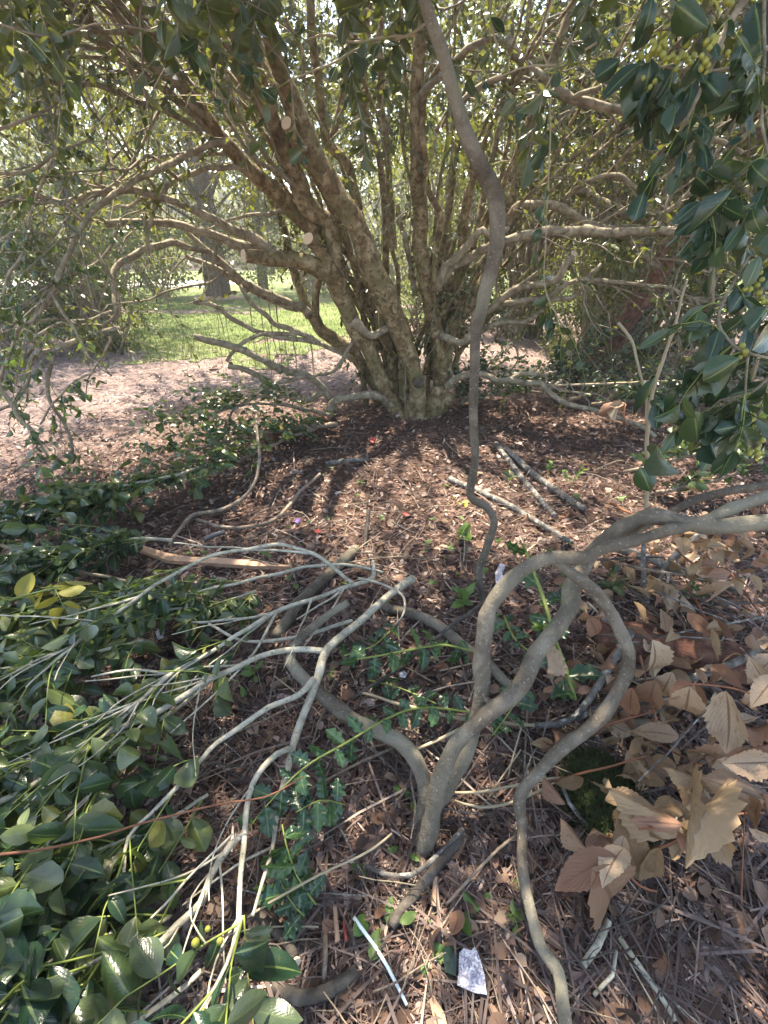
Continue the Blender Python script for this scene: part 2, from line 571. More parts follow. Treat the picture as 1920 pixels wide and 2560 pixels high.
def spiny(t):
    if t <= 0 or t >= 1:
        return 0.04
    base = math.sin(math.pi * t ** 0.9) ** 0.6
    return base * (0.62 + 0.5 * abs(math.cos(math.pi * 3.0 * t)) ** 2)


LEAF = {}
for key in ('leaf', 'leaf_dark', 'leaf_young', 'leaf_crown', 'leaf_yellow'):
    LEAF[key] = [leaf_mesh('leaf', key, ELL, 7, 0.48, 0.5, 0.25), leaf_mesh('leaf', key, ELL, 7, 0.55, 1.1, 0.12, 0.15),
                 leaf_mesh('leaf', key, ELL, 7, 0.42, -0.35, 0.35), leaf_mesh('leaf', key, ELL, 7, 0.50, 0.7, -0.15, 0.35, twist=0.5),
                 leaf_mesh('leaf', key, ELL, 7, 0.58, 0.3, 0.1, 0.3, twist=-0.4),
                 leaf_mesh('leaf', key, ELL, 7, 0.68, 0.6, 0.05, 0.5), leaf_mesh('leaf', key, LANCE, 7, 0.36, 0.9, 0.4), leaf_mesh('leaf', key, ELL, 7, 0.62, -0.5, -0.1, 0.6, twist=0.3)]
LEAF['leaf_spiny'] = [leaf_mesh('leaf', 'leaf_spiny', spiny, 12, 0.62, 0.5, 0.4, ripple=0.55), leaf_mesh('leaf', 'leaf_spiny', spiny, 12, 0.58, 0.9, 0.25, 0.2, ripple=0.6),
                      leaf_mesh('leaf', 'leaf_spiny', spiny, 12, 0.55, 0.2, 0.6, ripple=0.4, twist=0.4)]
for key in ('leaf_dead', 'leaf_tan'):
    LEAF[key] = [leaf_mesh('leaf', key, LANCE, 22, 0.46, 0.8, 0.35, 0.1, 0.05, 0.06), leaf_mesh('leaf', key, LANCE, 22, 0.50, -0.7, 0.15, -0.5, 0.05, 0.09, 0.5),
                 leaf_mesh('leaf', key, LANCE, 22, 0.44, 1.5, 0.6, 0.0, 0.05, 0.08, -0.6), leaf_mesh('leaf', key, LANCE, 22, 0.52, 0.5, -0.3, 0.9, 0.05, 0.08, 0.3),
                 leaf_mesh('leaf', key, LANCE, 22, 0.40, -1.9, 1.1, -1.2, 0.05, 0.12, 0.9), leaf_mesh('leaf', key, LANCE, 22, 0.48, 0.3, 0.2, -0.3, 0.05, 0.04, -0.2),
                 leaf_mesh('leaf', key, LANCE, 22, 0.36, 2.4, 1.4, 1.6, 0.05, 0.12, -1.2), leaf_mesh('leaf', key, LANCE, 22, 0.38, -2.2, -1.0, 2.2, 0.05, 0.1, 0.8)]

# cheap leaf for joined foliage
T_LEAF_V = np.array([(0, 0, 0), (-.20, .28, .05), (-.22, .62, .02), (0, 1, -.16), (.22, .62, .02), (.20, .28, .05), (0, .30, -.02), (0, .64, -.07)], float)
T_LEAF_F = [(0, 6, 1), (0, 5, 6), (6, 5, 4, 7), (1, 6, 7, 2), (7, 4, 3), (2, 7, 3)]
T_FAR_V = np.array([(0, 0, 0), (-.26, .5, .05), (0, 1, -.1), (.26, .5, .05)], float)
T_FAR_F = [(0, 3, 2, 1)]
T_CHIP_V = np.array([(-.5, -.2, 0), (-.1, -.26, .03), (.5, -.12, .0), (.46, .16, .02), (.05, .24, -.02), (-.42, .2, .03)], float)
T_CHIP_F = [(0, 1, 4, 5), (1, 2, 3, 4)]
T_CRUMB_V = np.array([(-.5, 0, 0), (-.25, -.3, .12), (.1, -.36, .16), (.5, -.05, .02), (.22, .3, .14), (-.2, .32, .1), (-.2, 0, -.02), (.15, 0, 0)], float)
T_CRUMB_F = [(0, 1, 6), (1, 2, 7, 6), (2, 3, 7), (3, 4, 7), (4, 5, 6, 7), (5, 0, 6)]
T_NEED_V = np.array([(-.5, -.02, 0), (0, -.022, .05), (.5, -.008, 0), (.5, .008, 0), (0, .022, .05), (-.5, .02, 0)], float)
T_NEED_F = [(0, 1, 4, 5), (1, 2, 3, 4)]
T_BLADE_V = np.array([(-.05, 0, 0), (.05, 0, 0), (0, .25, 1)], float)
T_BLADE_F = [(0, 1, 2)]


def stuff_mesh(name, tv, tf, mats3, locs, mat, parent=None, rnd=None, smooth=False):
    """one mesh from many transformed copies of a small template; mats3: N x 3 x 3, columns are the axes"""
    n = len(locs)
    base = np.array(parent_base(parent)) if parent else np.zeros(3)
    v = (np.einsum('nij,kj->nki', mats3, tv) + (locs - base)[:, None, :]).reshape(-1, 3)
    k = len(tv)
    loops = np.concatenate([np.array(f) for f in tf])
    lens = np.array([len(f) for f in tf])
    L = (loops[None, :] + (np.arange(n) * k)[:, None]).ravel()
    tot = np.tile(lens, n)
    start = np.concatenate([[0], np.cumsum(tot)[:-1]])
    me = bpy.data.meshes.new(name)
    me.vertices.add(len(v))
    me.vertices.foreach_set('co', v.ravel().astype(np.float32))
    me.loops.add(len(L))
    me.loops.foreach_set('vertex_index', L.astype(np.int32))
    me.polygons.add(len(tot))
    me.polygons.foreach_set('loop_start', start.astype(np.int32))
    if smooth:
        me.polygons.foreach_set('use_smooth', np.ones(len(tot), bool))
    a = me.attributes.new('rnd', 'FLOAT', 'POINT')
    r = rng.random(n) if rnd is None else rnd
    a.data.foreach_set('value', np.repeat(r, k).astype(np.float32))
    me.update(calc_edges=True)
    me.materials.append(M[mat])
    o = bpy.data.objects.new(name, me)
    COL.objects.link(o)
    if parent:
        o.parent = parent
    return o


def frames(along, normal):
    """N x 3 x 3 with columns x side, y along, z normal"""
    y = along / np.linalg.norm(along, axis=1, keepdims=True)
    x = np.cross(y, normal)
    x /= np.maximum(np.linalg.norm(x, axis=1, keepdims=True), 1e-6)
    z = np.cross(x, y)
    return np.stack([x, y, z], axis=2)


class Leaves:
    """leaves of one thing: the largest in the picture become leaf parts, the rest one joined part"""

    def __init__(s):
        s.p, s.a, s.n, s.l = [], [], [], []

    def add(s, p, along, normal, length):
        s.p.append(tuple(p)); s.a.append(tuple(along)); s.n.append(tuple(normal)); s.l.append(length)

    def build(s, parent, key, limit=300, minpx=12, joined='foliage', far=False, wide=1.0, jkey=None):
        if not s.p:
            return
        p, a, n, l = map(np.array, (s.p, s.a, s.n, s.l))
        R = frames(a, n)
        d = p - np.array(CAMP)
        t = d @ np.array(FWD)
        with np.errstate(divide='ignore', invalid='ignore'):
            u = 960 + FPX * d[:, 0] / t
            v = 1280 - FPX * (d @ np.array(UPV)) / t
        inside = (t > 0.1) & (u > -60) & (u < 1980) & (v > -60) & (v < 2620)
        size = np.where(inside, l * FPX / np.maximum(t, 0.1), 0)
        order = np.argsort(-size)
        single = [i for i in order[:limit] if size[i] > minpx]
        rest = np.setdiff1d(np.arange(len(p)), single)
        base = np.array(parent_base(parent))
        meshes = LEAF.get(key)
        for i in single:
            o = bpy.data.objects.new('leaf', random.choice(meshes))
            o.parent = parent
            mm = Matrix.Identity(4)
            sc = np.array([l[i] * wide * random.uniform(0.85, 1.15), l[i], l[i]])
            m3 = R[i] * sc[None, :]
            for r in range(3):
                for c in range(3):
                    mm[r][c] = m3[r, c]
                mm[r][3] = p[i][r] - base[r]
            o.matrix_basis = mm
            COL.objects.link(o)
        if len(rest):
            m3 = R[rest] * l[rest][:, None, None]
            o = stuff_mesh(joined, T_FAR_V if far else T_LEAF_V, T_FAR_F if far else T_LEAF_F, m3, p[rest], jkey or key, parent, smooth=not far)
            if single or len(rest) > 40:
                o['kind'] = 'stuff'


def rvec():
    return Vector((random.gauss(0, 1), random.gauss(0, 1), random.gauss(0, 1)))


def sprig(mb, lv, start, dirn, length, r0, nleaf, llen, droop=0.3, up=0.6, spread=0.9, leaf_from=0.15, sides=4, curl=0.25):
    """a twig with alternate leaves"""
    d = Vector(dirn).normalized()
    pts = [Vector(start)]
    k = 4
    for i in range(k):
        d = (d + rvec() * curl * 0.45 + Vector((0, 0, -droop * 0.25))).normalized()
        pts.append(pts[-1] + d * (length / k))
    out, rr = tube(mb, pts, [r0 * (1 - 0.17 * i) for i in range(k + 1)], sides, length / 7, 0.0, cap=False)
    n = len(out)
    for i in range(nleaf):
        f = leaf_from + (1 - leaf_from) * (i + random.random() * 0.6) / nleaf
        f = min(f, 0.999)
        q = f * (n - 1)
        j = int(q)
        p = out[j].lerp(out[min(j + 1, n - 1)], q - j)
        t = (out[min(j + 1, n - 1)] - out[max(j - 1, 0)])
        t = t.normalized() if t.length > 1e-6 else d
        side = t.cross(Vector((0, 0, 1)))
        side = side.normalized() if side.length > 1e-3 else Vector((1, 0, 0))
        side = side * (1 if i % 2 else -1)
        al = (t * 0.55 + side * spread + rvec() * 0.35 + Vector((0, 0, -droop * 0.6))).normalized()
        if f > 0.93:
            al = (t + rvec() * 0.3).normalized()
        nm = (Vector((0, 0, up)) + rvec() * 0.5).normalized()
        if random.random() < 0.14:
            nm = -nm
        lv.add(p, al, nm, llen * random.choice((random.uniform(0.45, 0.8), random.uniform(0.75, 1.1), random.uniform(0.9, 1.25))))
    return out


# ------------------------------------------------------------------ the setting
def sheet(name, xs, ys, zf, keep, mat):
    me = bpy.data.meshes.new(name)
    idx, vs, fs = {}, [], []

    def vi(i, j):
        if (i, j) not in idx:
            idx[(i, j)] = len(vs)
            vs.append((xs[i], ys[j], zf(xs[i], ys[j])))
        return idx[(i, j)]
    for i in range(len(xs) - 1):
        for j in range(len(ys) - 1):
            if keep is None or keep((xs[i] + xs[i + 1]) / 2, (ys[j] + ys[j + 1]) / 2):
                fs.append((vi(i, j), vi(i + 1, j), vi(i + 1, j + 1), vi(i, j + 1)))
    me.from_pydata(vs, [], fs)
    me.polygons.foreach_set('use_smooth', [True] * len(me.polygons))
    me.materials.append(M[mat])
    me.update()
    o = bpy.data.objects.new(name, me)
    COL.objects.link(o)
    o['kind'] = 'structure'
    return o


def fade_h(x, y):
    k = max(0, 1 - max(0, math.hypot(x, y - 3) - 8) / 10)
    return ground_h(x, y) * k


xs = [-100, -85, -65, -45, -30, -22, -16, -12] + list(np.arange(-9, 9.01, 0.12)) + [12, 16, 22, 30, 45, 65, 85, 100]
ys = [-50, -30, -15, -8, -5, -3] + list(np.arange(-2, 12.01, 0.12)) + [14, 17, 20, 25, 32, 45, 60, 75, 90, 100]
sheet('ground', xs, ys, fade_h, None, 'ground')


def lawn_edge(x):
    e = 6.1 + (max(0, x + 1.3) * 1.9 if x < 1.6 else 5.6) + max(0, -3.2 - x) * 0.8
    return e


def in_lawn(x, y):
    q = noise.noise(Vector((x * 1.3, y * 1.3, 0))) * 0.9 + noise.noise(Vector((x * 4, y * 4, 3))) * 0.5
    if noise.noise(Vector((x * 0.9 + 5, y * 0.9, 1))) > 0.42 and y < 9:
        return False
    return y > lawn_edge(x) + q and y < 46 and -26 < x < 30


lx = list(np.arange(-26, -9, 1.0)) + list(np.arange(-9, 6, 0.13)) + list(np.arange(6, 30, 1.0))
ly = list(np.arange(5.2, 13, 0.13)) + list(np.arange(13, 46, 1.0))
sheet('lawn', lx, ly, lambda x, y: fade_h(x, y) + 0.012, in_lawn, 'lawn')
road = sheet('road', list(np.arange(-40, -6, 1.5)), [21, 22, 23, 24, 25, 26.5], lambda x, y: 0.03, None, 'road')
sheet('path', list(np.arange(-16, -3.0, 0.4)), [11.4, 11.7, 12.0], lambda x, y: fade_h(x, y) + 0.018, lambda x, y: noise.noise(Vector((x, y, 7))) > -0.35, 'ground')


def flat_frames(n, tilt):
    ang = rng.random(n) * 2 * np.pi
    a = np.stack([np.cos(ang), np.sin(ang), rng.normal(0, tilt, n)], 1)
    nm = np.stack([rng.normal(0, tilt, n), rng.normal(0, tilt, n), np.ones(n)], 1)
    return frames(np.cross(nm, a) if False else a, nm)


def ground_spots(n, xr, yr, pw=1.0):
    y = yr[0] + (yr[1] - yr[0]) * rng.random(n) ** pw
    x = xr[0] + (xr[1] - xr[0]) * rng.random(n)
    return x, y


def litter(name, n, xr, yr, tv, tf, smin, smax, mat, label, cat, lift=0.02, tilt=0.3, pw=1.5, fan=None, keep=None, ratio=None):
    x, y = ground_spots(n, xr, yr, pw)
    if fan:
        x = x * (0.75 + y * fan)
    if keep is not None:
        k = np.array([keep(a, b) for a, b in zip(x, y)])
        x, y = x[k], y[k]
        n = len(x)
    z = np.array([ground_h(a, b) for a, b in zip(x, y)]) + rng.random(n) * lift + 0.004
    R = flat_frames(n, tilt)
    R = R[:, :, [1, 0, 2]]
    s = smin + (smax - smin) * rng.random(n) ** 2
    sc = np.stack([s, s * (ratio if ratio else 1.0) * (0.5 + rng.random(n)), s], 1)
    o = stuff_mesh(name, tv, tf, R * sc[:, None, :], np.stack([x, y, z], 1), mat)
    tag(o, label, cat, kind='stuff')
    return o


near = lambda a, b: math.hypot(a - 0.9, (b - 2.2) * (1.5 if b > 2.2 else 1)) + noise.noise(Vector((a * 2, b * 2, 0))) * 0.7 < 4.0
out_ = lambda a, b: (not near(a, b)) and b < lawn_edge(a) + 0.7 + random.gauss(0, 0.25)
litter('broken_leaves', 9000, (-1, 1), (-0.05, 6.0), T_CRUMB_V, T_CRUMB_F, 0.02, 0.05, 'leaf_bits', 'curled bits of dead leaf over the dark litter', 'leaf bits', 0.03, 0.5, 1.5, 0.95, near)
litter('leaf_litter', 60000, (-1, 1), (-0.05, 6.4), T_CHIP_V, T_CHIP_F, 0.008, 0.045, 'litter', 'brown broken leaf and bark litter under the tree', 'leaf litter', 0.014, 0.33, 1.6, 0.95, near)
litter('bark_shreds', 30000, (-1, 1), (-0.05, 5.5), T_CHIP_V, T_CHIP_F, 0.02, 0.085, 'litter', 'shredded bark strips mixed into the dark litter', 'bark shreds', 0.02, 0.16, 1.7, 0.95, near, 0.14)
litter('fine_twigs', 16000, (-1, 1), (-0.05, 5.0), T_NEED_V, T_NEED_F, 0.06, 0.30, 'grey_stalks', 'fine grey-mauve twigs and dry stems matted over the litter', 'fine twigs', 0.03, 0.08, 1.35, 0.95, near, 0.38)
litter('pine_needles', 26000, (-1, 1), (-0.05, 6.0), T_NEED_V, T_NEED_F, 0.04, 0.17, 'needles', 'dry brown needles and stalks scattered over the dark litter', 'needles', 0.022, 0.09, 1.7, 0.95, near, 0.4)
litter('dark_clods', 700, (-1, 1), (1.8, 9.0), T_CHIP_V, T_CHIP_F, 0.05, 0.14, 'litter', 'dark bark clods and dead leaves dotted over the open mulch', 'bark clods', 0.03, 0.5, 0.9, 0.95, out_, 0.7)
litter('wood_mulch', 46000, (-1, 1), (1.8, 9.5), T_CHIP_V, T_CHIP_F, 0.02, 0.075, 'mulch', 'pinkish mulch in the open before the lawn, painted pale as sunlit', 'mulch', 0.02, 0.3, 0.9, 0.95, out_, 0.35)
litter('mulch_straw', 26000, (-1, 1), (1.8, 9.5), T_NEED_V, T_NEED_F, 0.06, 0.22, 'mulch', 'pine straw lying over the open mulch, painted pale as sunlit', 'straw', 0.025, 0.12, 0.9, 0.95, out_, 0.5)

# grass blades on the lawn
n = 90000
gx = rng.uniform(-9, 5, n)
gy = 5.4 + 9.5 * rng.random(n) ** 1.4
k = np.array([in_lawn(a + random.gauss(0, .12), b + random.gauss(0, .12)) for a, b in zip(gx, gy)])
gx, gy = gx[k], gy[k]
n = len(gx)
gz = np.array([fade_h(a, b) for a, b in zip(gx, gy)]) + 0.008
ang = rng.random(n) * 6.28
X = np.stack([np.cos(ang), np.sin(ang), 0 * ang], 1)
Y = np.stack([-np.sin(ang), np.cos(ang), 0 * ang], 1) * rng.uniform(0.2, 2.2, n)[:, None]
Z = np.tile(np.array([0, 0, 1.0]), (n, 1))
hh = rng.uniform(0.025, 0.065, n)
tag(stuff_mesh('grass', T_BLADE_V, T_BLADE_F, np.stack([X * 1.6, Y, Z], 2) * hh[:, None, None], np.stack([gx, gy, gz], 1), 'grass', rnd=np.clip(rng.random(n) * .75 + .25 + .5 * np.array([noise.noise(Vector((a * .8, b * .8, 9))) for a, b in zip(gx, gy)]), 0, .999)),
    'short sunlit grass of the lawn behind the tree', 'grass', kind='stuff')

# ------------------------------------------------------------------ the many-stemmed tree in the middle
TREE = thing('multi_stem_tree', (0.28, 3.75, 0.0), 'large many-stemmed evergreen tree with mottled tan trunks fanning from one base', 'tree')
STEMS = {   # (u, v, forward distance, width)
    'a': [(1010, 1075, 3.66, 62), (988, 1020, 3.64, 52), (966, 985, 3.63, 46), (948, 935, 3.62, 44), (923, 874, 3.60, 46), (895, 838, 3.58, 48), (868, 772, 3.55, 50), (843, 712, 3.52, 56), (838, 660, 3.52, 50), (836, 600, 3.52, 46), (815, 552, 3.52, 44), (770, 520, 3.50, 54), (742, 455, 3.46, 58), (707, 362, 3.4, 56), (668, 271, 3.3, 58), (625, 150, 3.2, 66), (585, 30, 3.1, 72), (560, -70, 3.0, 74)],
    'c': [(1040, 1075, 3.62, 92), (1038, 1025, 3.60, 70), (1046, 970, 3.58, 48), (1035, 931, 3.57, 47), (1013, 863, 3.55, 54), (991, 808, 3.54, 62), (963, 744, 3.52, 72), (934, 682, 3.5, 74), (913, 617, 3.5, 66), (888, 563, 3.48, 64), (843, 490, 3.45, 66), (800, 418, 3.4, 70), (762, 344, 3.35, 76), (728, 253, 3.3, 62), (700, 174, 3.2, 46), (675, 90, 3.1, 46), (648, -10, 3.0, 48), (630, -90, 2.9, 48)],
    'd': [(1000, 1060, 3.78, 40), (991, 971, 3.78, 30), (981, 917, 3.78, 28), (970, 863, 3.8, 30), (955, 830, 3.8, 30), (945, 770, 3.8, 40), (920, 690, 3.8, 44)],
    'e': [(1012, 1060, 3.72, 44), (1010, 1007, 3.72, 36), (1008, 917, 3.72, 34), (1000, 850, 3.72, 30)],
    'f': [(1100, 1060, 3.74, 60), (1100, 980, 3.74, 46), (1100, 917, 3.74, 44), (1096, 863, 3.74, 44), (1085, 808, 3.74, 44), (1071, 736, 3.74, 47), (1061, 680, 3.74, 48), (1052, 603, 3.74, 47), (1048, 495, 3.74, 46), (1044, 386, 3.72, 44), (1042, 250, 3.7, 42), (1046, 150, 3.65, 40), (1060, 40, 3.6, 38), (1075, -70, 3.5, 36)],
    'f2': [(1086, 730, 3.66, 22), (1088, 650, 3.66, 20), (1095, 595, 3.66, 20), (1102, 542, 3.66, 20), (1092, 512, 3.66, 20), (1074, 477, 3.66, 18), (1066, 404, 3.66, 18), (1055, 345, 3.66, 18), (1062, 260, 3.64, 16), (1085, 190, 3.6, 16), (1130, 120, 3.5, 15)],
    'g': [(1112, 960, 3.8, 46), (1118, 870, 3.8, 44), (1130, 822, 3.8, 42), (1158, 783, 3.8, 42), (1190, 736, 3.8, 42), (1216, 695, 3.8, 40), (1245, 630, 3.85, 40), (1266, 570, 3.9, 38), (1276, 495, 3.95, 36), (1290, 410, 4.0, 34), (1330, 290, 4.0, 30), (1370, 180, 4.0, 28), (1420, 40, 4.0, 26), (1450, -60, 4.0, 24)],
    'h': [(960, 1040, 3.95, 44), (942, 971, 3.95, 40), (906, 917, 3.95, 38), (870, 874, 3.95, 42), (827, 845, 3.95, 40), (798, 819, 3.95, 38), (776, 785, 3.95, 38), (760, 755, 3.95, 32), (750, 720, 3.95, 28), (733, 671, 3.95, 26), (715, 600, 3.95, 24), (690, 520, 3.95, 22), (640, 400, 3.9, 20)],
    'h2': [(790, 800, 3.93, 26), (789, 745, 3.93, 22), (800, 696, 3.93, 20), (815, 640, 3.93, 18), (830, 560, 3.93, 16)],
    'u': [(800, 580, 3.60, 42), (745, 540, 3.56, 46), (700, 490, 3.5, 50), (655, 447, 3.45, 50), (608, 412, 3.4, 46), (566, 360, 3.35, 42), (520, 300, 3.25, 40), (470, 235, 3.15, 36), (420, 150, 3.05, 34), (360, 55, 2.95, 32), (320, -40, 2.85, 30)],
    'u2': [(700, 350, 3.5, 36), (650, 255, 3.42, 40), (590, 165, 3.35, 42), (540, 75, 3.25, 42), (500, -10, 3.15, 42), (470, -80, 3.1, 40)],
    'v1': [(968, 760, 4.1, 22), (965, 690, 4.1, 22), (963, 545, 4.1, 20), (955, 450, 4.1, 20), (944, 380, 4.1, 20), (920, 300, 4.05, 20), (905, 200, 4.0, 20), (912, 100, 4.0, 20), (925, -30, 3.9, 20)],
    'v2': [(930, 640, 4.15, 30), (905, 560, 4.15, 28), (888, 480, 4.15, 28), (868, 410, 4.1, 28), (825, 365, 4.05, 28), (806, 300, 4.0, 26), (802, 253, 4.0, 26), (787, 145, 3.9, 26), (776, 36, 3.8, 26), (770, -60, 3.8, 26)],
    'v3': [(822, 370, 4.05, 20), (841, 307, 4.05, 22), (856, 253, 4.05, 20), (864, 170, 4.0, 20), (880, 70, 3.95, 18), (885, -40, 3.9, 18)],
    'v4': [(912, 420, 4.3, 20), (904, 325, 4.3, 20), (897, 253, 4.3, 20), (888, 120, 4.2, 26), (862, 36, 4.1, 36), (835, -40, 4.0, 40)],
    'v5': [(985, 620, 4.4, 18), (975, 480, 4.4, 20), (962, 325, 4.4, 20), (953, 253, 4.4, 20), (950, 170, 4.3, 18), (955, 40, 4.3, 16), (960, -50, 4.2, 16)],
    'g2': [(1150, 860, 4.1, 30), (1140, 780, 4.1, 30), (1122, 700, 4.15, 30), (1118, 600, 4.2, 26), (1122, 500, 4.3, 24), (1128, 430, 4.4, 22), (1150, 330, 4.4, 20)],
    'g3': [(1180, 640, 4.2, 20), (1195, 560, 4.25, 20), (1212, 480, 4.3, 20), (1230, 400, 4.3, 20), (1250, 320, 4.3, 18), (1300, 180, 4.3, 16), (1320, 60, 4.2, 16), (1330, -40, 4.2, 14)],
}
random.seed(23)
for q in range(26):               # slender stems rising between the big ones
    u0 = random.choice((random.uniform(900, 1010), random.uniform(1060, 1150)))
    side = -1 if u0 < 1030 else 1
    u, v, y, wd = u0, 900 - random.uniform(0, 160), random.uniform(3.75, 4.05), random.uniform(11, 19)
    lean = side * abs(random.gauss(0.35, 0.4)) - (0.15 if side < 0 else 0)
    sp = [(u - lean * 60, v + 120, 3.9, wd * 1.15)]
    while v > -60:
        sp.append((u, v, y, wd))
        dv = random.uniform(80, 120)
        u += lean * dv + random.gauss(0, 10)
        v -= dv
        y += random.gauss(-0.04, 0.04)
        wd *= 0.95
        lean += random.gauss(0, 0.09)
    STEMS['slim%d' % q] = sp
tree_lines = {}
for i, (k, sp) in enumerate(STEMS.items()):
    mb = MB()
    sp = [(a_, b_, c_, d_ * 0.82) for a_, b_, c_, d_ in sp]
    big = sp[0][3] > 40 or sp[4 if len(sp) > 4 else -1][3] > 40
    tree_lines[k] = pixtube(mb, sp, 'y', 16 if big else 9, 0.03, 0.095, 0.013, i * 3.1)
    mb.build('stem', 'bark_tree', TREE)
# swollen base, the cut lump at its right and the healed knot
mb = MB()
tube(mb, [PY(1060, 1075, 3.66), PY(1078, 1030, 3.64), PY(1096, 985, 3.62), PY(1098, 965, 3.62)], [0.10, 0.105, 0.085, 0.05], 12, 0.03, 0.2)
tube(mb, [PY(1100, 1010, 3.64), PY(1118, 1000, 3.62), PY(1124, 985, 3.61)], [0.06, 0.05, 0.03], 10, 0.02, 0.2)
tube(mb, [PY(980, 1070, 3.66), PY(1010, 1050, 3.6), PY(1050, 1060, 3.56), PY(1090, 1062, 3.62)], [0.07, 0.10, 0.10, 0.06], 12, 0.03, 0.2)
mb.build('root_flare', 'bark_tree', TREE)
mb = MB()
kc, kn = PY(1046, 957, 3.49), Vector((0.1, -1, 0.1))
tube(mb, [kc + Vector((0, 0.03, 0)), kc, kc + kn.normalized() * 0.012], [0.045, 0.042, 0.022], 12, 0.01, 0.2)
mb.build('knot', 'bark_dark', TREE)

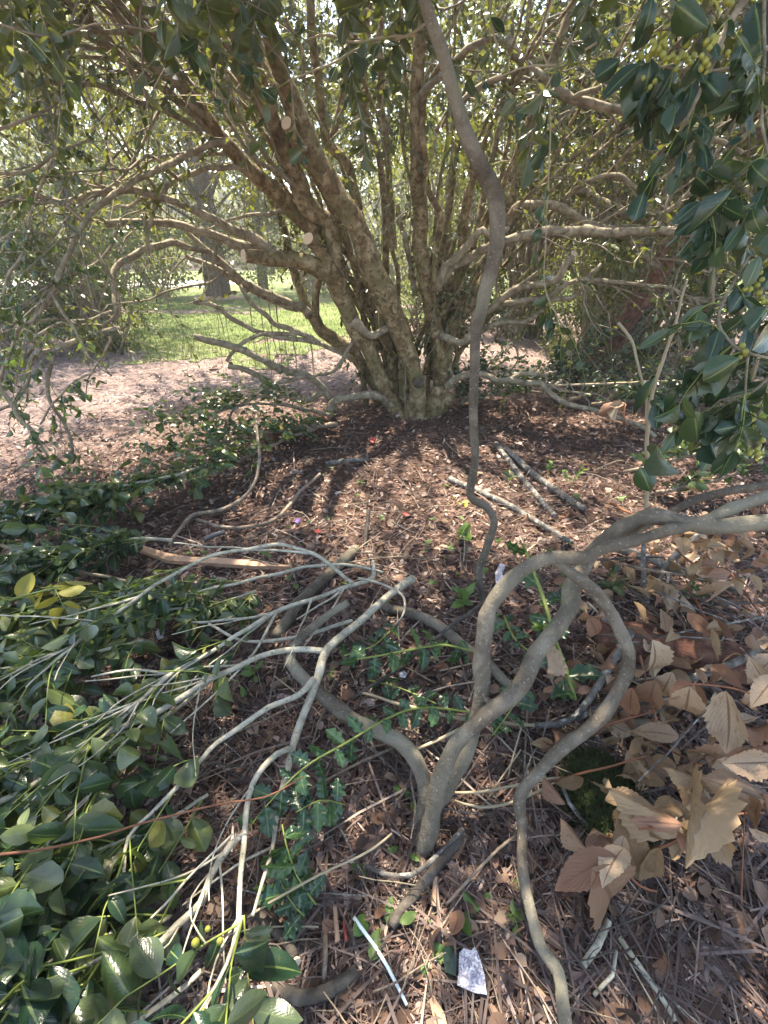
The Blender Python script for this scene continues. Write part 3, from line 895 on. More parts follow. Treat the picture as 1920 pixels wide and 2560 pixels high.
BR = {   # side branches
    'hook': [(880, 800, 3.5, 30), (905, 820, 3.5, 22), (930, 836, 3.49, 19), (950, 832, 3.5, 18), (972, 822, 3.52, 20)],
    'r1': [(1092, 720, 3.68, 24), (1117, 668, 3.62, 20), (1153, 632, 3.58, 19), (1182, 596, 3.54, 18), (1207, 576, 3.5, 17), (1235, 590, 3.5, 14), (1270, 570, 3.5, 10)],
    'r2': [(1095, 712, 3.7, 24), (1135, 665, 3.68, 22), (1182, 639, 3.64, 22), (1218, 618, 3.6, 22), (1261, 604, 3.55, 22), (1343, 582, 3.5, 23), (1443, 576, 3.45, 23), (1512, 584, 3.4, 22), (1612, 576, 3.35, 20), (1690, 580, 3.3, 20), (1760, 578, 3.3, 16), (1860, 560, 3.3, 12), (1960, 530, 3.3, 8)],
    'r3': [(1268, 560, 3.85, 24), (1295, 516, 3.8, 20), (1374, 511, 3.7, 19), (1417, 530, 3.65, 19), (1478, 560, 3.6, 18), (1547, 587, 3.55, 18), (1578, 604, 3.5, 17), (1617, 643, 3.45, 13), (1651, 665, 3.4, 10)],
    'r3b': [(1573, 602, 3.5, 15), (1634, 552, 3.45, 13), (1700, 504, 3.4, 12), (1764, 422, 3.4, 10), (1830, 330, 3.4, 7)],
    'r4': [(1215, 790, 3.72, 20), (1240, 765, 3.66, 18), (1265, 738, 3.6, 18), (1300, 717, 3.55, 18), (1343, 712, 3.5, 17), (1387, 700, 3.46, 17), (1413, 665, 3.44, 17), (1434, 634, 3.42, 17)],
    'r5': [(1225, 775, 3.7, 18), (1278, 756, 3.62, 15), (1326, 747, 3.55, 14), (1365, 743, 3.5, 14), (1390, 728, 3.46, 12), (1426, 708, 3.42, 11), (1478, 699, 3.38, 11), (1547, 706, 3.34, 10), (1612, 712, 3.3, 9), (1669, 721, 3.28, 8), (1742, 751, 3.25, 6), (1800, 780, 3.2, 4)],
    'r6': [(1365, 745, 3.5, 13), (1400, 749, 3.46, 12), (1430, 745, 3.44, 12), (1460, 721, 3.42, 11), (1478, 691, 3.4, 10), (1504, 660, 3.4, 9)],
    'r7': [(1170, 850, 3.78, 22), (1200, 828, 3.72, 16), (1248, 808, 3.66, 13), (1300, 806, 3.6, 11), (1334, 793, 3.56, 10), (1360, 775, 3.54, 8)],
    'r7b': [(1243, 808, 3.66, 11), (1287, 769, 3.7, 8), (1330, 740, 3.75, 6)],
    'r8': [(1400, 520, 3.8, 9), (1452, 465, 3.7, 12), (1482, 448, 3.66, 12), (1547, 441, 3.6, 12), (1577, 461, 3.58, 12), (1617, 491, 3.55, 12), (1680, 540, 3.5, 8)],
    'r9': [(1270, 100, 3.6, 24), (1334, 182, 3.5, 24), (1382, 204, 3.45, 21), (1417, 243, 3.42, 21), (1478, 260, 3.38, 20), (1547, 278, 3.34, 19), (1590, 299, 3.3, 19), (1651, 325, 3.28, 18), (1720, 343, 3.25, 16), (1777, 347, 3.2, 14), (1860, 380, 3.2, 9)],
    'r9b': [(1436, 248, 3.4, 13), (1470, 226, 3.35, 12), (1502, 212, 3.3, 11)],
    'r10': [(1440, 470, 4.0, 24), (1482, 495, 3.95, 24), (1530, 521, 3.9, 26), (1582, 543, 3.85, 24), (1640, 556, 3.8, 20), (1720, 580, 3.75, 14)],
    'r11': [(1110, 975, 3.66, 22), (1140, 948, 3.6, 17), (1172, 939, 3.55, 15), (1205, 935, 3.5, 15), (1241, 950, 3.46, 15), (1277, 950, 3.42, 15), (1310, 957, 3.4, 15), (1356, 961, 3.36, 14), (1382, 991, 3.3, 13), (1417, 1010, 3.26, 13), (1465, 1021, 3.22, 12), (1530, 1039, 3.15, 12), (1573, 1052, 3.1, 12), (1612, 1069, 3.05, 11), (1638, 1091, 3.0, 10)],
    'r11b': [(1277, 950, 3.42, 12), (1299, 935, 3.4, 11), (1339, 935, 3.38, 9), (1370, 942, 3.36, 7)],
    'r12': [(1100, 838, 3.7, 20), (1121, 845, 3.64, 18), (1150, 854, 3.6, 17), (1172, 840, 3.58, 17), (1180, 810, 3.58, 14), (1195, 770, 3.6, 10)],
    'h3': [(776, 790, 3.93, 26), (762, 772, 3.9, 24), (725, 758, 3.84, 20), (697, 747, 3.78, 19), (653, 727, 3.7, 19), (602, 697, 3.6, 19), (560, 662, 3.52, 18), (520, 628, 3.46, 16), (485, 595, 3.42, 12), (455, 560, 3.4, 9)],
    'h4': [(745, 770, 3.9, 18), (700, 758, 3.82, 16), (650, 738, 3.74, 15), (600, 708, 3.64, 15), (550, 678, 3.55, 14), (500, 652, 3.5, 12), (463, 640, 3.45, 10)],
    'h5': [(520, 625, 3.45, 14), (500, 620, 3.42, 15), (470, 616, 3.36, 16), (434, 609, 3.3, 16), (390, 614, 3.22, 16), (347, 628, 3.15, 16), (311, 654, 3.1, 15), (287, 679, 3.05, 14), (284, 710, 3.0, 13), (290, 755, 2.95, 11), (296, 785, 2.92, 10), (253, 819, 2.9, 7)],
    'h6': [(820, 680, 3.55, 30), (740, 650, 3.6, 28), (680, 634, 3.58, 27), (640, 622, 3.54, 26), (600, 610, 3.5, 24), (560, 600, 3.45, 21), (506, 578, 3.38, 19), (452, 562, 3.3, 18), (390, 556, 3.22, 18), (325, 558, 3.15, 17), (264, 561, 3.1, 17)],
    'h7': [(700, 640, 3.5, 26), (652, 608, 3.45, 26), (620, 588, 3.4, 25), (579, 572, 3.34, 22), (517, 542, 3.25, 19), (452, 513, 3.16, 18), (390, 489, 3.1, 18), (325, 475, 3.0, 18), (282, 476, 2.95, 17), (217, 495, 2.9, 16), (155, 509, 2.85, 16), (94, 491, 2.8, 16), (36, 502, 2.75, 13), (-40, 510, 2.7, 12)],
    'h8': [(570, 355, 3.33, 18), (520, 362, 3.25, 16), (470, 384, 3.18, 15), (434, 404, 3.1, 15), (380, 433, 3.0, 15), (336, 458, 2.92, 14), (296, 480, 2.85, 14), (231, 531, 2.75, 13), (203, 563, 2.7, 13), (181, 610, 2.66, 12), (152, 683, 2.6, 12), (123, 740, 2.56, 11), (108, 772, 2.53, 10), (72, 808, 2.5, 8)],
    'h9': [(655, 447, 3.42, 16), (600, 426, 3.38, 13), (542, 420, 3.34, 12), (488, 431, 3.28, 12), (445, 451, 3.24, 12), (416, 469, 3.2, 12), (398, 495, 3.18, 11), (380, 524, 3.15, 10), (372, 581, 3.12, 9), (372, 640, 3.1, 6)],
    'h10': [(880, 900, 3.75, 16), (852, 881, 3.72, 14), (798, 859, 3.66, 13), (725, 846, 3.58, 12), (668, 837, 3.5, 12), (631, 825, 3.46, 12), (581, 794, 3.4, 12), (527, 763, 3.34, 11), (483, 752, 3.3, 10)],
    'h11': [(800, 856, 3.66, 14), (733, 827, 3.6, 13), (689, 808, 3.55, 13), (653, 780, 3.5, 12), (617, 743, 3.45, 10), (600, 715, 3.44, 9)],
    'h12': [(835, 1022, 3.66, 22), (820, 989, 3.62, 20), (798, 960, 3.58, 19), (769, 942, 3.54, 18), (715, 928, 3.46, 18), (660, 903, 3.4, 18), (603, 874, 3.34, 18), (545, 856, 3.28, 17), (483, 843, 3.22, 16)],
    'h12b': [(740, 838, 3.6, 10), (668, 836, 3.5, 10), (624, 845, 3.42, 9), (595, 866, 3.36, 9), (575, 888, 3.32, 9), (566, 905, 3.3, 8)],
    'h13': [(810, 975, 3.6, 14), (798, 984, 3.58, 15), (772, 1000, 3.55, 15), (747, 1002, 3.52, 15), (725, 989, 3.48, 15), (697, 971, 3.44, 15), (668, 953, 3.4, 14), (624, 928, 3.34, 13), (570, 912, 3.28, 12)],
    'h14': [(985, 1010, 3.62, 26), (939, 989, 3.6, 22), (888, 989, 3.58, 20), (841, 1000, 3.56, 19), (827, 1020, 3.55, 18), (815, 1060, 3.55, 18)],
    'h15': [(895, 850, 3.66, 12), (881, 857, 3.64, 11), (859, 892, 3.6, 10), (834, 924, 3.56, 10), (798, 939, 3.52, 9), (736, 948, 3.46, 9), (682, 959, 3.4, 8), (670, 985, 3.38, 7)],
    'u1': [(540, 335, 3.3, 20), (499, 300, 3.22, 18), (434, 246, 3.12, 17), (362, 181, 3.0, 16), (307, 137, 2.9, 15), (253, 83, 2.8, 14), (203, 33, 2.7, 13), (150, -20, 2.6, 12)],
    'u2b': [(505, 285, 3.2, 22), (481, 260, 3.15, 20), (434, 203, 3.05, 19), (383, 159, 2.95, 18), (347, 101, 2.85, 17), (300, 43, 2.75, 16), (250, -15, 2.65, 15)],
    'u3': [(500, 262, 3.3, 26), (448, 174, 3.15, 25), (398, 119, 3.05, 24), (354, 80, 2.95, 22), (300, 15, 2.85, 20), (270, -40, 2.8, 20)],
    'u4': [(640, 400, 3.1, 9), (600, 318, 3.0, 9), (557, 235, 2.9, 9), (506, 145, 2.8, 9), (463, 80, 2.7, 9), (420, 10, 2.6, 8)],
    'u6': [(385, 262, 3.0, 14), (369, 246, 2.96, 14), (340, 192, 2.9, 14), (315, 152, 2.85, 13), (286, 119, 2.8, 12), (231, 94, 2.75, 10), (181, 94, 2.7, 8)],
    'u7': [(500, 330, 3.2, 15), (470, 307, 3.15, 14), (434, 286, 3.1, 13), (380, 260, 3.0, 13), (318, 239, 2.9, 13), (253, 217, 2.8, 13), (181, 210, 2.7, 12), (119, 203, 2.6, 12)],
    'm1': [(1040, 740, 3.8, 14), (1030, 680, 3.8, 12), (1015, 610, 3.78, 12), (1000, 540, 3.76, 12), (992, 512, 3.75, 12)],
    'm2': [(1044, 250, 3.66, 18), (1085, 205, 3.6, 17), (1130, 165, 3.5, 17), (1175, 120, 3.4, 16), (1240, 90, 3.3, 14)],
    'm3': [(1150, 590, 4.0, 14), (1175, 560, 4.0, 14), (1165, 540, 4.0, 14), (1145, 538, 4.0, 12)],
    'm4': [(1090, 330, 3.6, 16), (1130, 270, 3.55, 16), (1190, 225, 3.45, 15), (1260, 190, 3.4, 14)],
}
for i, (k, sp) in enumerate(BR.items()):
    mb = MB()
    tree_lines[k] = pixtube(mb, sp, 'y', 8, 0.03, 0.12, 0.016, 40 + i * 2.3)
    b = mb.build('branch', 'bark_branch', TREE)
    if k == 'r4':
        o_, r_ = tree_lines[k]
        cut_disc(o_[-1], (o_[-1] - o_[-2]) + Vector((0, -0.02, 0)), r_[-1], b)
    if k == 'h6':
        o_, r_ = tree_lines[k]
        cut_disc(o_[-1], (o_[-1] - o_[-2]), r_[-1] * 1.02, b)
# slender branches fanning out above, and thin hanging stems
def slender(keys, n, dirf, wpx, length, fmin=0.45, bend=0.5):
    for i in range(n):
        out, rr = tree_lines[random.choice(keys)]
        j = min(int(random.uniform(fmin, 0.97) * len(out)), len(out) - 1)
        p = out[j].copy()
        d = dirf().normalized()
        L = random.uniform(*length)
        pts, rad = [p], []
        for q in range(6):
            d = (d + rvec() * bend * 0.28).normalized()
            pts.append(pts[-1] + d * (L / 6))
        r0 = 0.5 * random.uniform(*wpx) * depth(p) / FPX
        rad = [r0 * (1 - 0.12 * q) for q in range(7)]
        mb = MB()
        ln = tube(mb, pts, rad, 6, 0.05, 0.12, 0.01, i * 1.9)
        mb.build('branch', 'bark_branch', TREE)
        tree_lines['s%d%s' % (i, keys[0])] = ln
        EXTRA.append('s%d%s' % (i, keys[0]))


EXTRA = []
slender(['u', 'u2', 'u1', 'u2b', 'u3', 'a'], 36, lambda: Vector((-0.75 + random.gauss(0, .35), -0.25 + random.gauss(0, .3), 0.45 + random.gauss(0, .35))), (6, 13), (0.7, 1.6))
slender(['h7', 'h8', 'h9', 'h6', 'h3', 'h5'], 22, lambda: Vector((-0.5 + random.gauss(0, .5), random.gauss(0, .4), -0.1 + random.gauss(0, .5))), (5, 10), (0.4, 1.0), 0.3, 0.9)
slender(['g', 'g3', 'r2', 'r3', 'r9', 'r10', 'f', 'r5'], 46, lambda: Vector((0.8 + random.gauss(0, .4), random.gauss(0, .4), 0.2 + random.gauss(0, .45))), (5, 12), (0.5, 1.5), 0.35, 0.8)
slender(['r2', 'r4', 'r5', 'r7', 'r11', 'r3'], 18, lambda: Vector((0.5 + random.gauss(0, .4), random.gauss(0, .4), -0.3 + random.gauss(0, .4))), (4, 8), (0.3, 0.8), 0.3, 0.9)
slender(['h3', 'h4', 'h6', 'h7', 'u', 'c', 'v1', 'v2', 'f', 'h10', 'h11'], 26, lambda: Vector((random.gauss(0, .05), random.gauss(0, .05), -1)), (2.5, 4), (0.4, 1.1), 0.15, 0.12)

# the sawn stubs with their pale faces
for sp in ([(838, 690, 3.5, 52), (807, 675, 3.46, 48), (753, 653, 3.4, 40), (699, 648, 3.33, 36), (655, 645, 3.29, 34), (612, 640, 3.25, 34)],
           [(830, 680, 3.46, 36), (806, 640, 3.42, 30), (789, 617, 3.38, 28), (774, 598, 3.34, 30)],
           [(760, 380, 3.3, 30), (728, 330, 3.22, 30), (720, 312, 3.18, 30)]):
    mb = MB()
    out, rr = pixtube(mb, sp, 'y', 12, 0.03, 0.08, 0.006, sp[0][0])
    s = mb.build('stub', 'bark_tree', TREE)
    nv = (out[-1] - out[-3]).normalized()
    if sp[0][0] == 838:
        nv = (nv + Vector((0.1, -0.35, 0))).normalized()
    else:
        nv = (Vector((-0.15, -1.0, 0.1))).normalized()
    cut_disc(out[-1] + nv * (0.005 if sp[0][0] == 838 else rr[-1] * 0.8), nv, rr[-1] * 0.98, s, squash=0.78)

# gaps in the crown: where the sun comes through on to the litter
GAPS = [(G(u, v), r) for (u, v, r) in ((960, 1090, .26), (1040, 1180, .16), (1165, 1200, .14), (1390, 1065, .30), (1290, 1030, .2), (1520, 1200, .3), (700, 1180, .22), (620, 1130, .25), (860, 1130, .16), (1700, 1230, .3),
                                     (1060, 1010, .2), (1500, 1330, .16), (1210, 1330, .10), (800, 1260, .10), (1700, 1420, .12), (1600, 1060, .3), (950, 1330, .07), (520, 1080, .35), (430, 1160, .35), (720, 1040, .25), (600, 1010, .25), (820, 1060, .15), (560, 1250, .16), (1250, 1110, .16))]


def in_gap(p):
    q = p - SUN * (p.z / SUN.z)
    for g, r in GAPS:
        if math.hypot(q.x - g.x, q.y - g.y) < r * (1 + .5 * noise.noise(q * 3)) + 0.14:
            return True
    return False


# twigs and leaves of the crown
LV, TW = Leaves(), MB()
centre = Vector((0.2, 4.0, 2.2))
leafy = ['slim%d' % q for q in range(26)] + ['a', 'c', 'f', 'g', 'u', 'u2', 'v1', 'v2', 'v3', 'v4', 'v5', 'g3', 'r2', 'r3', 'r3b', 'r5', 'r8', 'r9', 'h3', 'h5', 'h6', 'h7', 'h8', 'h9', 'u1', 'u2b', 'u3', 'u6', 'u7', 'm2', 'm4']
for k in leafy + EXTRA[:110]:
    out, rr = tree_lines[k]
    m = len(out)
    for i in range(m):
        p = out[i]
        if p.z < 1.35 and k not in ('r5', 'h5', 'h8', 'h3') and k[0] != 's':
            continue
        if in_gap(p) and random.random() < .8:
            continue
        dens = 0.16 if k in ('a', 'c', 'f', 'u') else 0.42
        if random.random() < dens * (0.5 + i / m):
            d = (rvec() * 0.8 + (p - centre).normalized() * 0.7 + Vector((0, 0, 0.25)))
            sprig(TW, LV, p, d, random.uniform(0.25, 0.65), 0.0045, random.randint(7, 14), 0.052, 0.7, 0.5, sides=3)
# shell of the crown, up and around
ell = Vector((3.5, 3.0, 3.1))
cc = Vector((0.1, 4.3, 1.9))
cnt = 0
while cnt < 2100:
    d = rvec().normalized()
    if d.z < -0.02:
        continue
    q = random.uniform(0.55, 1.03)
    p = cc + Vector((d.x * ell.x, d.y * ell.y, d.z * ell.z)) * q
    if p.z < 1.75 + 0.3 * noise.noise(p) or noise.noise(p * 0.9) < (-0.30 if p.y < 2.4 else -0.04 if p.x > 0.2 else -0.10):
        continue
    if in_gap(p):
        continue
    if p.y < 0.9 or (p.x < -1.9 and p.z < 2.3) or p.x < -2.7 + 0.4 * noise.noise(p):
        continue
    if (p - CAMP).length < 1.6:
        continue
    cnt += 1
    sprig(TW, LV, p, rvec() * 0.7 + d + Vector((0, 0, -0.2)), random.uniform(0.3, 0.6), 0.004, random.randint(16, 24), 0.062, 0.6, 0.5, sides=3)
cnt = 0
while cnt < 1350:
    p = Vector((random.uniform(-2.3, 3.2), random.uniform(4.4, 6.6), random.uniform(2.3, 5.2)))
    if in_gap(p) or noise.noise(p * 0.8 + Vector((0, 0, 5))) < -0.2:
        continue
    cnt += 1
    sprig(TW, LV, p, rvec() + Vector((0, .2, -0.1)), random.uniform(0.35, 0.65), 0.004, random.randint(18, 26), 0.06, 0.6, 0.5, sides=3)
LV.build(TREE, 'leaf_crown', 300, 12)
tw = TW.build('twigs', 'bark_branch', TREE)
tw['kind'] = 'stuff'

# ------------------------------------------------------------------ slim bent trunk standing in front
def simple_plant(name, mat, label, cat, specs, mode='t', part='stem', sides=10, step=0.02, knob=0.06, wob=0.003, group=None, base=None):
    lines, first = [], None
    mbs = []
    for i, sp in enumerate(specs):
        mb = MB()
        out, rr = pixtube(mb, sp, mode, sides, step, knob, wob, i * 1.7 + len(name))
        mbs.append(mb)
        lines.append((out, rr))
    T = thing(name, base or lines[0][0][0], label, cat, group)
    for mb in mbs:
        mb.build(part, mat, T)
    return T, lines


def ty(u, v, y):
    return depth(PY(u, v, y))


J = [(1207, 1520, 1.33, 17), (1204, 1481, 1.34, 17), (1198, 1423, 1.36, 18), (1215, 1371, 1.38, 19), (1236, 1308, 1.40, 19), (1215, 1267, 1.41, 20), (1176, 1240, 1.42, 21), (1188, 1150, 1.43, 20), (1183, 1042, 1.44, 22), (1186, 926, 1.45, 24), (1191, 833, 1.45, 27), (1209, 741, 1.45, 33), (1232, 660, 1.45, 37), (1243, 579, 1.45, 39), (1236, 486, 1.45, 41), (1209, 428, 1.44, 40), (1169, 347, 1.43, 37), (1140, 255, 1.42, 34), (1111, 150, 1.40, 32), (1082, 69, 1.38, 31), (1059, -10, 1.36, 30), (1040, -90, 1.34, 30)]
SAP, sl = simple_plant('leaning_sapling', 'bark_grey', 'slim smooth brown trunk bending across in front of the big tree', 'tree', [J], 'y')

# ------------------------------------------------------------------ looping grey stems in the foreground
K = [
    [(1036, 2185, 1.02, 50), (1043, 2160, 1.01, 52), (1070, 2091, 0.99, 50), (1099, 1958, 0.96, 48), (1140, 1868, 0.95, 46), (1191, 1808, 0.95, 46), (1272, 1747, 0.96, 47), (1307, 1701, 0.98, 46), (1336, 1631, 1.0, 46), (1388, 1573, 1.02, 46), (1423, 1521, 1.04, 44), (1431, 1464, 1.06, 44), (1463, 1411, 1.07, 42), (1492, 1365, 1.06, 42), (1539, 1330, 1.04, 44), (1585, 1303, 1.02, 46), (1643, 1293, 1.0, 47), (1712, 1307, 0.98, 46), (1788, 1313, 0.96, 46), (1863, 1307, 0.94, 46), (1930, 1301, 0.92, 46), (2020, 1280, 0.9, 46)],
    [(1005, 2118, 1.06, 44), (1060, 2040, 1.05, 44), (1115, 1985, 1.03, 42), (1145, 1925, 1.01, 42), (1175, 1840, 1.0, 42), (1203, 1730, 1.0, 46), (1209, 1614, 1.0, 46), (1220, 1527, 1.0, 44), (1267, 1458, 1.0, 42), (1330, 1411, 1.0, 40), (1388, 1397, 1.0, 38), (1458, 1394, 1.0, 36), (1510, 1371, 0.99, 34), (1585, 1351, 0.98, 33), (1666, 1325, 0.97, 30), (1735, 1310, 0.97, 30), (1828, 1278, 0.96, 34), (1920, 1244, 0.95, 34), (2000, 1215, 0.95, 34)],
    [(1380, 1396, 1.01, 30), (1423, 1429, 1.01, 32), (1481, 1475, 1.0, 34), (1527, 1527, 1.0, 35), (1556, 1585, 1.0, 36), (1568, 1643, 1.0, 37), (1556, 1701, 1.0, 37), (1516, 1770, 0.99, 37), (1458, 1828, 0.99, 36), (1400, 1869, 0.98, 36), (1336, 1947, 0.97, 34), (1301, 2005, 0.97, 32), (1307, 2074, 0.95, 30), (1307, 2149, 0.91, 30), (1319, 2236, 0.865, 32), (1348, 2358, 0.81, 34), (1400, 2439, 0.77, 36), (1412, 2510, 0.74, 36), (1425, 2620, 0.69, 36)],
    [(1008, 2115, 1.06, 42), (1047, 2060, 1.06, 42), (1063, 1990, 1.07, 42), (1056, 1933, 1.09, 42), (1018, 1875, 1.12, 42), (949, 1828, 1.16, 42), (856, 1782, 1.2, 40), (787, 1724, 1.25, 38), (741, 1675, 1.3, 34), (728, 1640, 1.33, 28), (760, 1590, 1.38, 24), (820, 1540, 1.44, 22), (870, 1508, 1.48, 20)],
    [(1492, 1372, 1.07, 30), (1580, 1335, 1.05, 22), (1640, 1300, 1.06, 22), (1720, 1255, 1.06, 22), (1820, 1225, 1.06, 24), (1940, 1205, 1.05, 26)],
]
K = [[(a_, b_, c_, d_ * 0.9) for a_, b_, c_, d_ in sp] for sp in K]
KS, kl = simple_plant('looping_stems', 'bark_grey', 'thick speckled grey stems arching and crossing in the foreground', 'shrub', K, 't', sides=14, step=0.012, knob=0.15, wob=0.007)
for li, fr in ((0, .35), (0, .62), (1, .3), (1, .7), (2, .25), (2, .6), (3, .4), (0, .8), (2, .82)):
    out, rr = kl[li]
    j = int(fr * (len(out) - 1))
    d = ((out[j + 1] - out[j]).orthogonal().normalized() + rvec() * .4).normalized()
    mb = MB()
    tube(mb, [out[j], out[j] + d * rr[j] * 1.1, out[j] + d * rr[j] * random.uniform(1.3, 2.2)], [rr[j] * .55, rr[j] * .42, rr[j] * .22], 8, .004, .2)
    mb.build('stub', 'bark_grey', KS)

# ------------------------------------------------------------------ leafy cut branches
def berries(T, pts, r=0.0055):
    me = BERRY
    base = parent_base(T)
    for p in pts:
        o = bpy.data.objects.new('berry', me)
        o.parent = T
        o.location = Vector(p) - base
        s = r * random.uniform(0.8, 1.2)
        o.scale = (s, s, s * 1.1)
        COL.objects.link(o)


def ball_mesh(name, mat, nu=10, nv=7):
    mb = MB()
    vs, fs = [], []
    for i in range(nv + 1):
        th = math.pi * i / nv
        for j in range(nu):
            ph = 2 * math.pi * j / nu
            vs.append((math.sin(th) * math.cos(ph), math.sin(th) * math.sin(ph), math.cos(th)))
    for i in range(nv):
        for j in range(nu):
            j2 = (j + 1) % nu
            fs.append((i * nu + j, (i + 1) * nu + j, (i + 1) * nu + j2, i * nu + j2))
    me = bpy.data.meshes.new(name)
    me.from_pydata(vs, [], fs)
    me.polygons.foreach_set('use_smooth', [True] * len(me.polygons))
    me.materials.append(M[mat])
    return me


BERRY = ball_mesh('berry', 'berry')


def leafy_branch(label, specs, mode, mat='bark_pale', key='leaf', per=6, twlen=(0.15, 0.32), llen=0.058, nleaf=(7, 12), limit=300, name='cut_branch', bias=(0, 0, 0), droop=0.4,
                 twmat='twig_green', nberry=0, leaf_from=0.0, only=None, up=0.7, cat='branch', minpx=12, sides=9, far=False, group=None):
    lines, mbs = [], []
    for i, sp in enumerate(specs):
        mb = MB()
        lines.append(pixtube(mb, sp, mode, sides, 0.02, 0.12, 0.008, sp[0][0] * 0.1 + i))
        mbs.append(mb)
    T = thing(name, lines[0][0][0], label, cat, group)
    for mb in mbs:
        mb.build('stem', mat, T)
    lv, tw = Leaves(), MB()
    ends = []
    for li, (out, rr) in enumerate(lines):
        if only is not None and li not in only:
            continue
        L = sum((out[i + 1] - out[i]).length for i in range(len(out) - 1))
        for k in range(max(1, int(per * L / 0.3))):
            f = leaf_from + (1 - leaf_from) * random.random() ** 0.8
            j = min(int(f * (len(out) - 1)), len(out) - 2)
            t = (out[j + 1] - out[j]).normalized()
            side = t.cross(Vector((0, 0, 1))).normalized() * random.choice((-1, 1))
            d = t * 0.9 + side * random.uniform(0.1, 1.0) + rvec() * 0.25 + Vector(bias) + Vector((0, 0, 0.15))
            o2 = sprig(tw, lv, out[j], d, random.uniform(*twlen), 0.0022, random.randint(*nleaf), llen, droop, up)
            ends.append(o2)
    # keep leaves out of the soil and off the lens
    for i in range(len(lv.p)):
        p = Vector(lv.p[i])
        g = ground_h(p.x, p.y)
        if p.z < g + 0.012:
            lv.p[i] = (p.x, p.y, g + 0.012 + random.random() * 0.02)
            a = Vector(lv.a[i])
            lv.a[i] = (a.x, a.y, abs(a.z) * 0.5)
    bad = [i for i in range(len(lv.p)) if (Vector(lv.p[i]) - CAMP).length < 0.62]
    for i in reversed(bad):
        for s in (lv.p, lv.a, lv.n, lv.l):
            s.pop(i)
    lv.build(T, key, limit, minpx, far=far, wide=1.15)
    if tw.v:
        o = tw.build('twigs', twmat, T)
        o['kind'] = 'stuff'
    if nberry and ends:
        pts = []
        while len(pts) < nberry:
            e = random.choice(ends)
            c = random.choice(e[1:])
            for _ in range(random.randint(3, 8)):
                pts.append(c + rvec() * 0.011)
        berries(T, pts[:nberry])
    return T, lines


# the pale forked branch lying across the litter
PB = [
    [(1032, 1446, .06, 24), (960, 1500, .08, 22), (895, 1558, .10, 22), (850, 1592, .12, 22), (815, 1625, .13, 24), (793, 1690, .13, 26), (770, 1759, .12, 24), (735, 1846, .12, 22), (722, 1890, .12, 21), (709, 1940, .12, 18), (694, 2005, .12, 15), (677, 2120, .12, 12), (654, 2207, .13, 11), (631, 2288, .13, 9)],
    [(812, 1628, .13, 18), (752, 1623, .15, 17), (683, 1634, .16, 16), (625, 1655, .17, 15), (556, 1683, .18, 16), (498, 1712, .18, 17), (376, 1788, .2, 18), (278, 1834, .2, 18), (200, 1890, .22, 18), (110, 1945, .22, 18), (0, 2004, .22, 18), (-90, 2050, .22, 16)],
    [(932, 1404, .10, 10), (930, 1446, .08, 13), (868, 1463, .1, 13), (781, 1498, .12, 13), (694, 1527, .14, 13), (608, 1579, .17, 12), (521, 1631, .19, 12), (434, 1683, .2, 12), (347, 1753, .21, 11), (278, 1816, .22, 10), (200, 1880, .24, 8)],
    [(880, 1458, .12, 11), (822, 1411, .16, 11), (775, 1382, .18, 11), (694, 1362, .2, 11), (608, 1374, .22, 10), (521, 1394, .24, 10), (434, 1435, .25, 10), (347, 1492, .26, 9), (260, 1556, .26, 9), (191, 1608, .26, 8), (120, 1668, .26, 7), (60, 1720, .26, 5)],
    [(440, 1550, .14, 5), (521, 1553, .14, 7), (625, 1545, .15, 8), (700, 1528, .14, 9)],
    [(231, 1692, .22, 5), (289, 1680, .22, 6), (347, 1675, .21, 7), (434, 1683, .2, 8)],
    [(960, 1430, .07, 8), (868, 1409, .10, 9), (781, 1414, .12, 9), (694, 1432, .14, 9), (579, 1458, .16, 9), (463, 1487, .17, 8), (350, 1520, .18, 6)],
    [(785, 1700, .14, 20), (747, 1736, .15, 16), (665, 1770, .17, 15), (579, 1834, .18, 14), (521, 1877, .19, 13), (428, 1982, .2, 12), (376, 2039, .2, 10), (324, 2091, .2, 10), (307, 2196, .2, 9), (278, 2265, .2, 7)],
    [(728, 1870, .13, 17), (690, 1885, .15, 17), (654, 1924, .16, 17), (625, 1970, .17, 16), (613, 2022, .18, 16), (610, 2091, .18, 16), (605, 2167, .18, 16), (602, 2242, .19, 15), (596, 2300, .2, 15), (579, 2369, .2, 14), (538, 2473, .2, 14), (490, 2570, .2, 13)],
    [(608, 2080, .18, 15), (575, 2105, .19, 19), (550, 2138, .19, 20), (521, 2190, .2, 20), (498, 2259, .2, 20), (440, 2317, .2, 21), (370, 2387, .2, 20), (300, 2440, .2, 18), (240, 2500, .2, 14)],
    [(580, 2085, .22, 6), (492, 2172, .22, 7), (417, 2253, .23, 7), (370, 2300, .23, 6), (330, 2350, .23, 5)],
    [(505, 2420, .22, 14), (428, 2485, .22, 14), (370, 2531, .22, 14), (300, 2580, .22, 13)],
    [(525, 1560, .16, 8), (600, 1600, .15, 8), (694, 1600, .14, 10), (800, 1575, .12, 11), (880, 1555, .1, 12)],
    [(895, 1447, .1, 9), (955, 1462, .08, 8), (1005, 1490, .07, 8), (1010, 1530, .06, 6), (985, 1565, .05, 5)],
]
PB = [[(a_, b_, c_, d_ * 0.86) for a_, b_, c_, d_ in sp] for sp in PB]
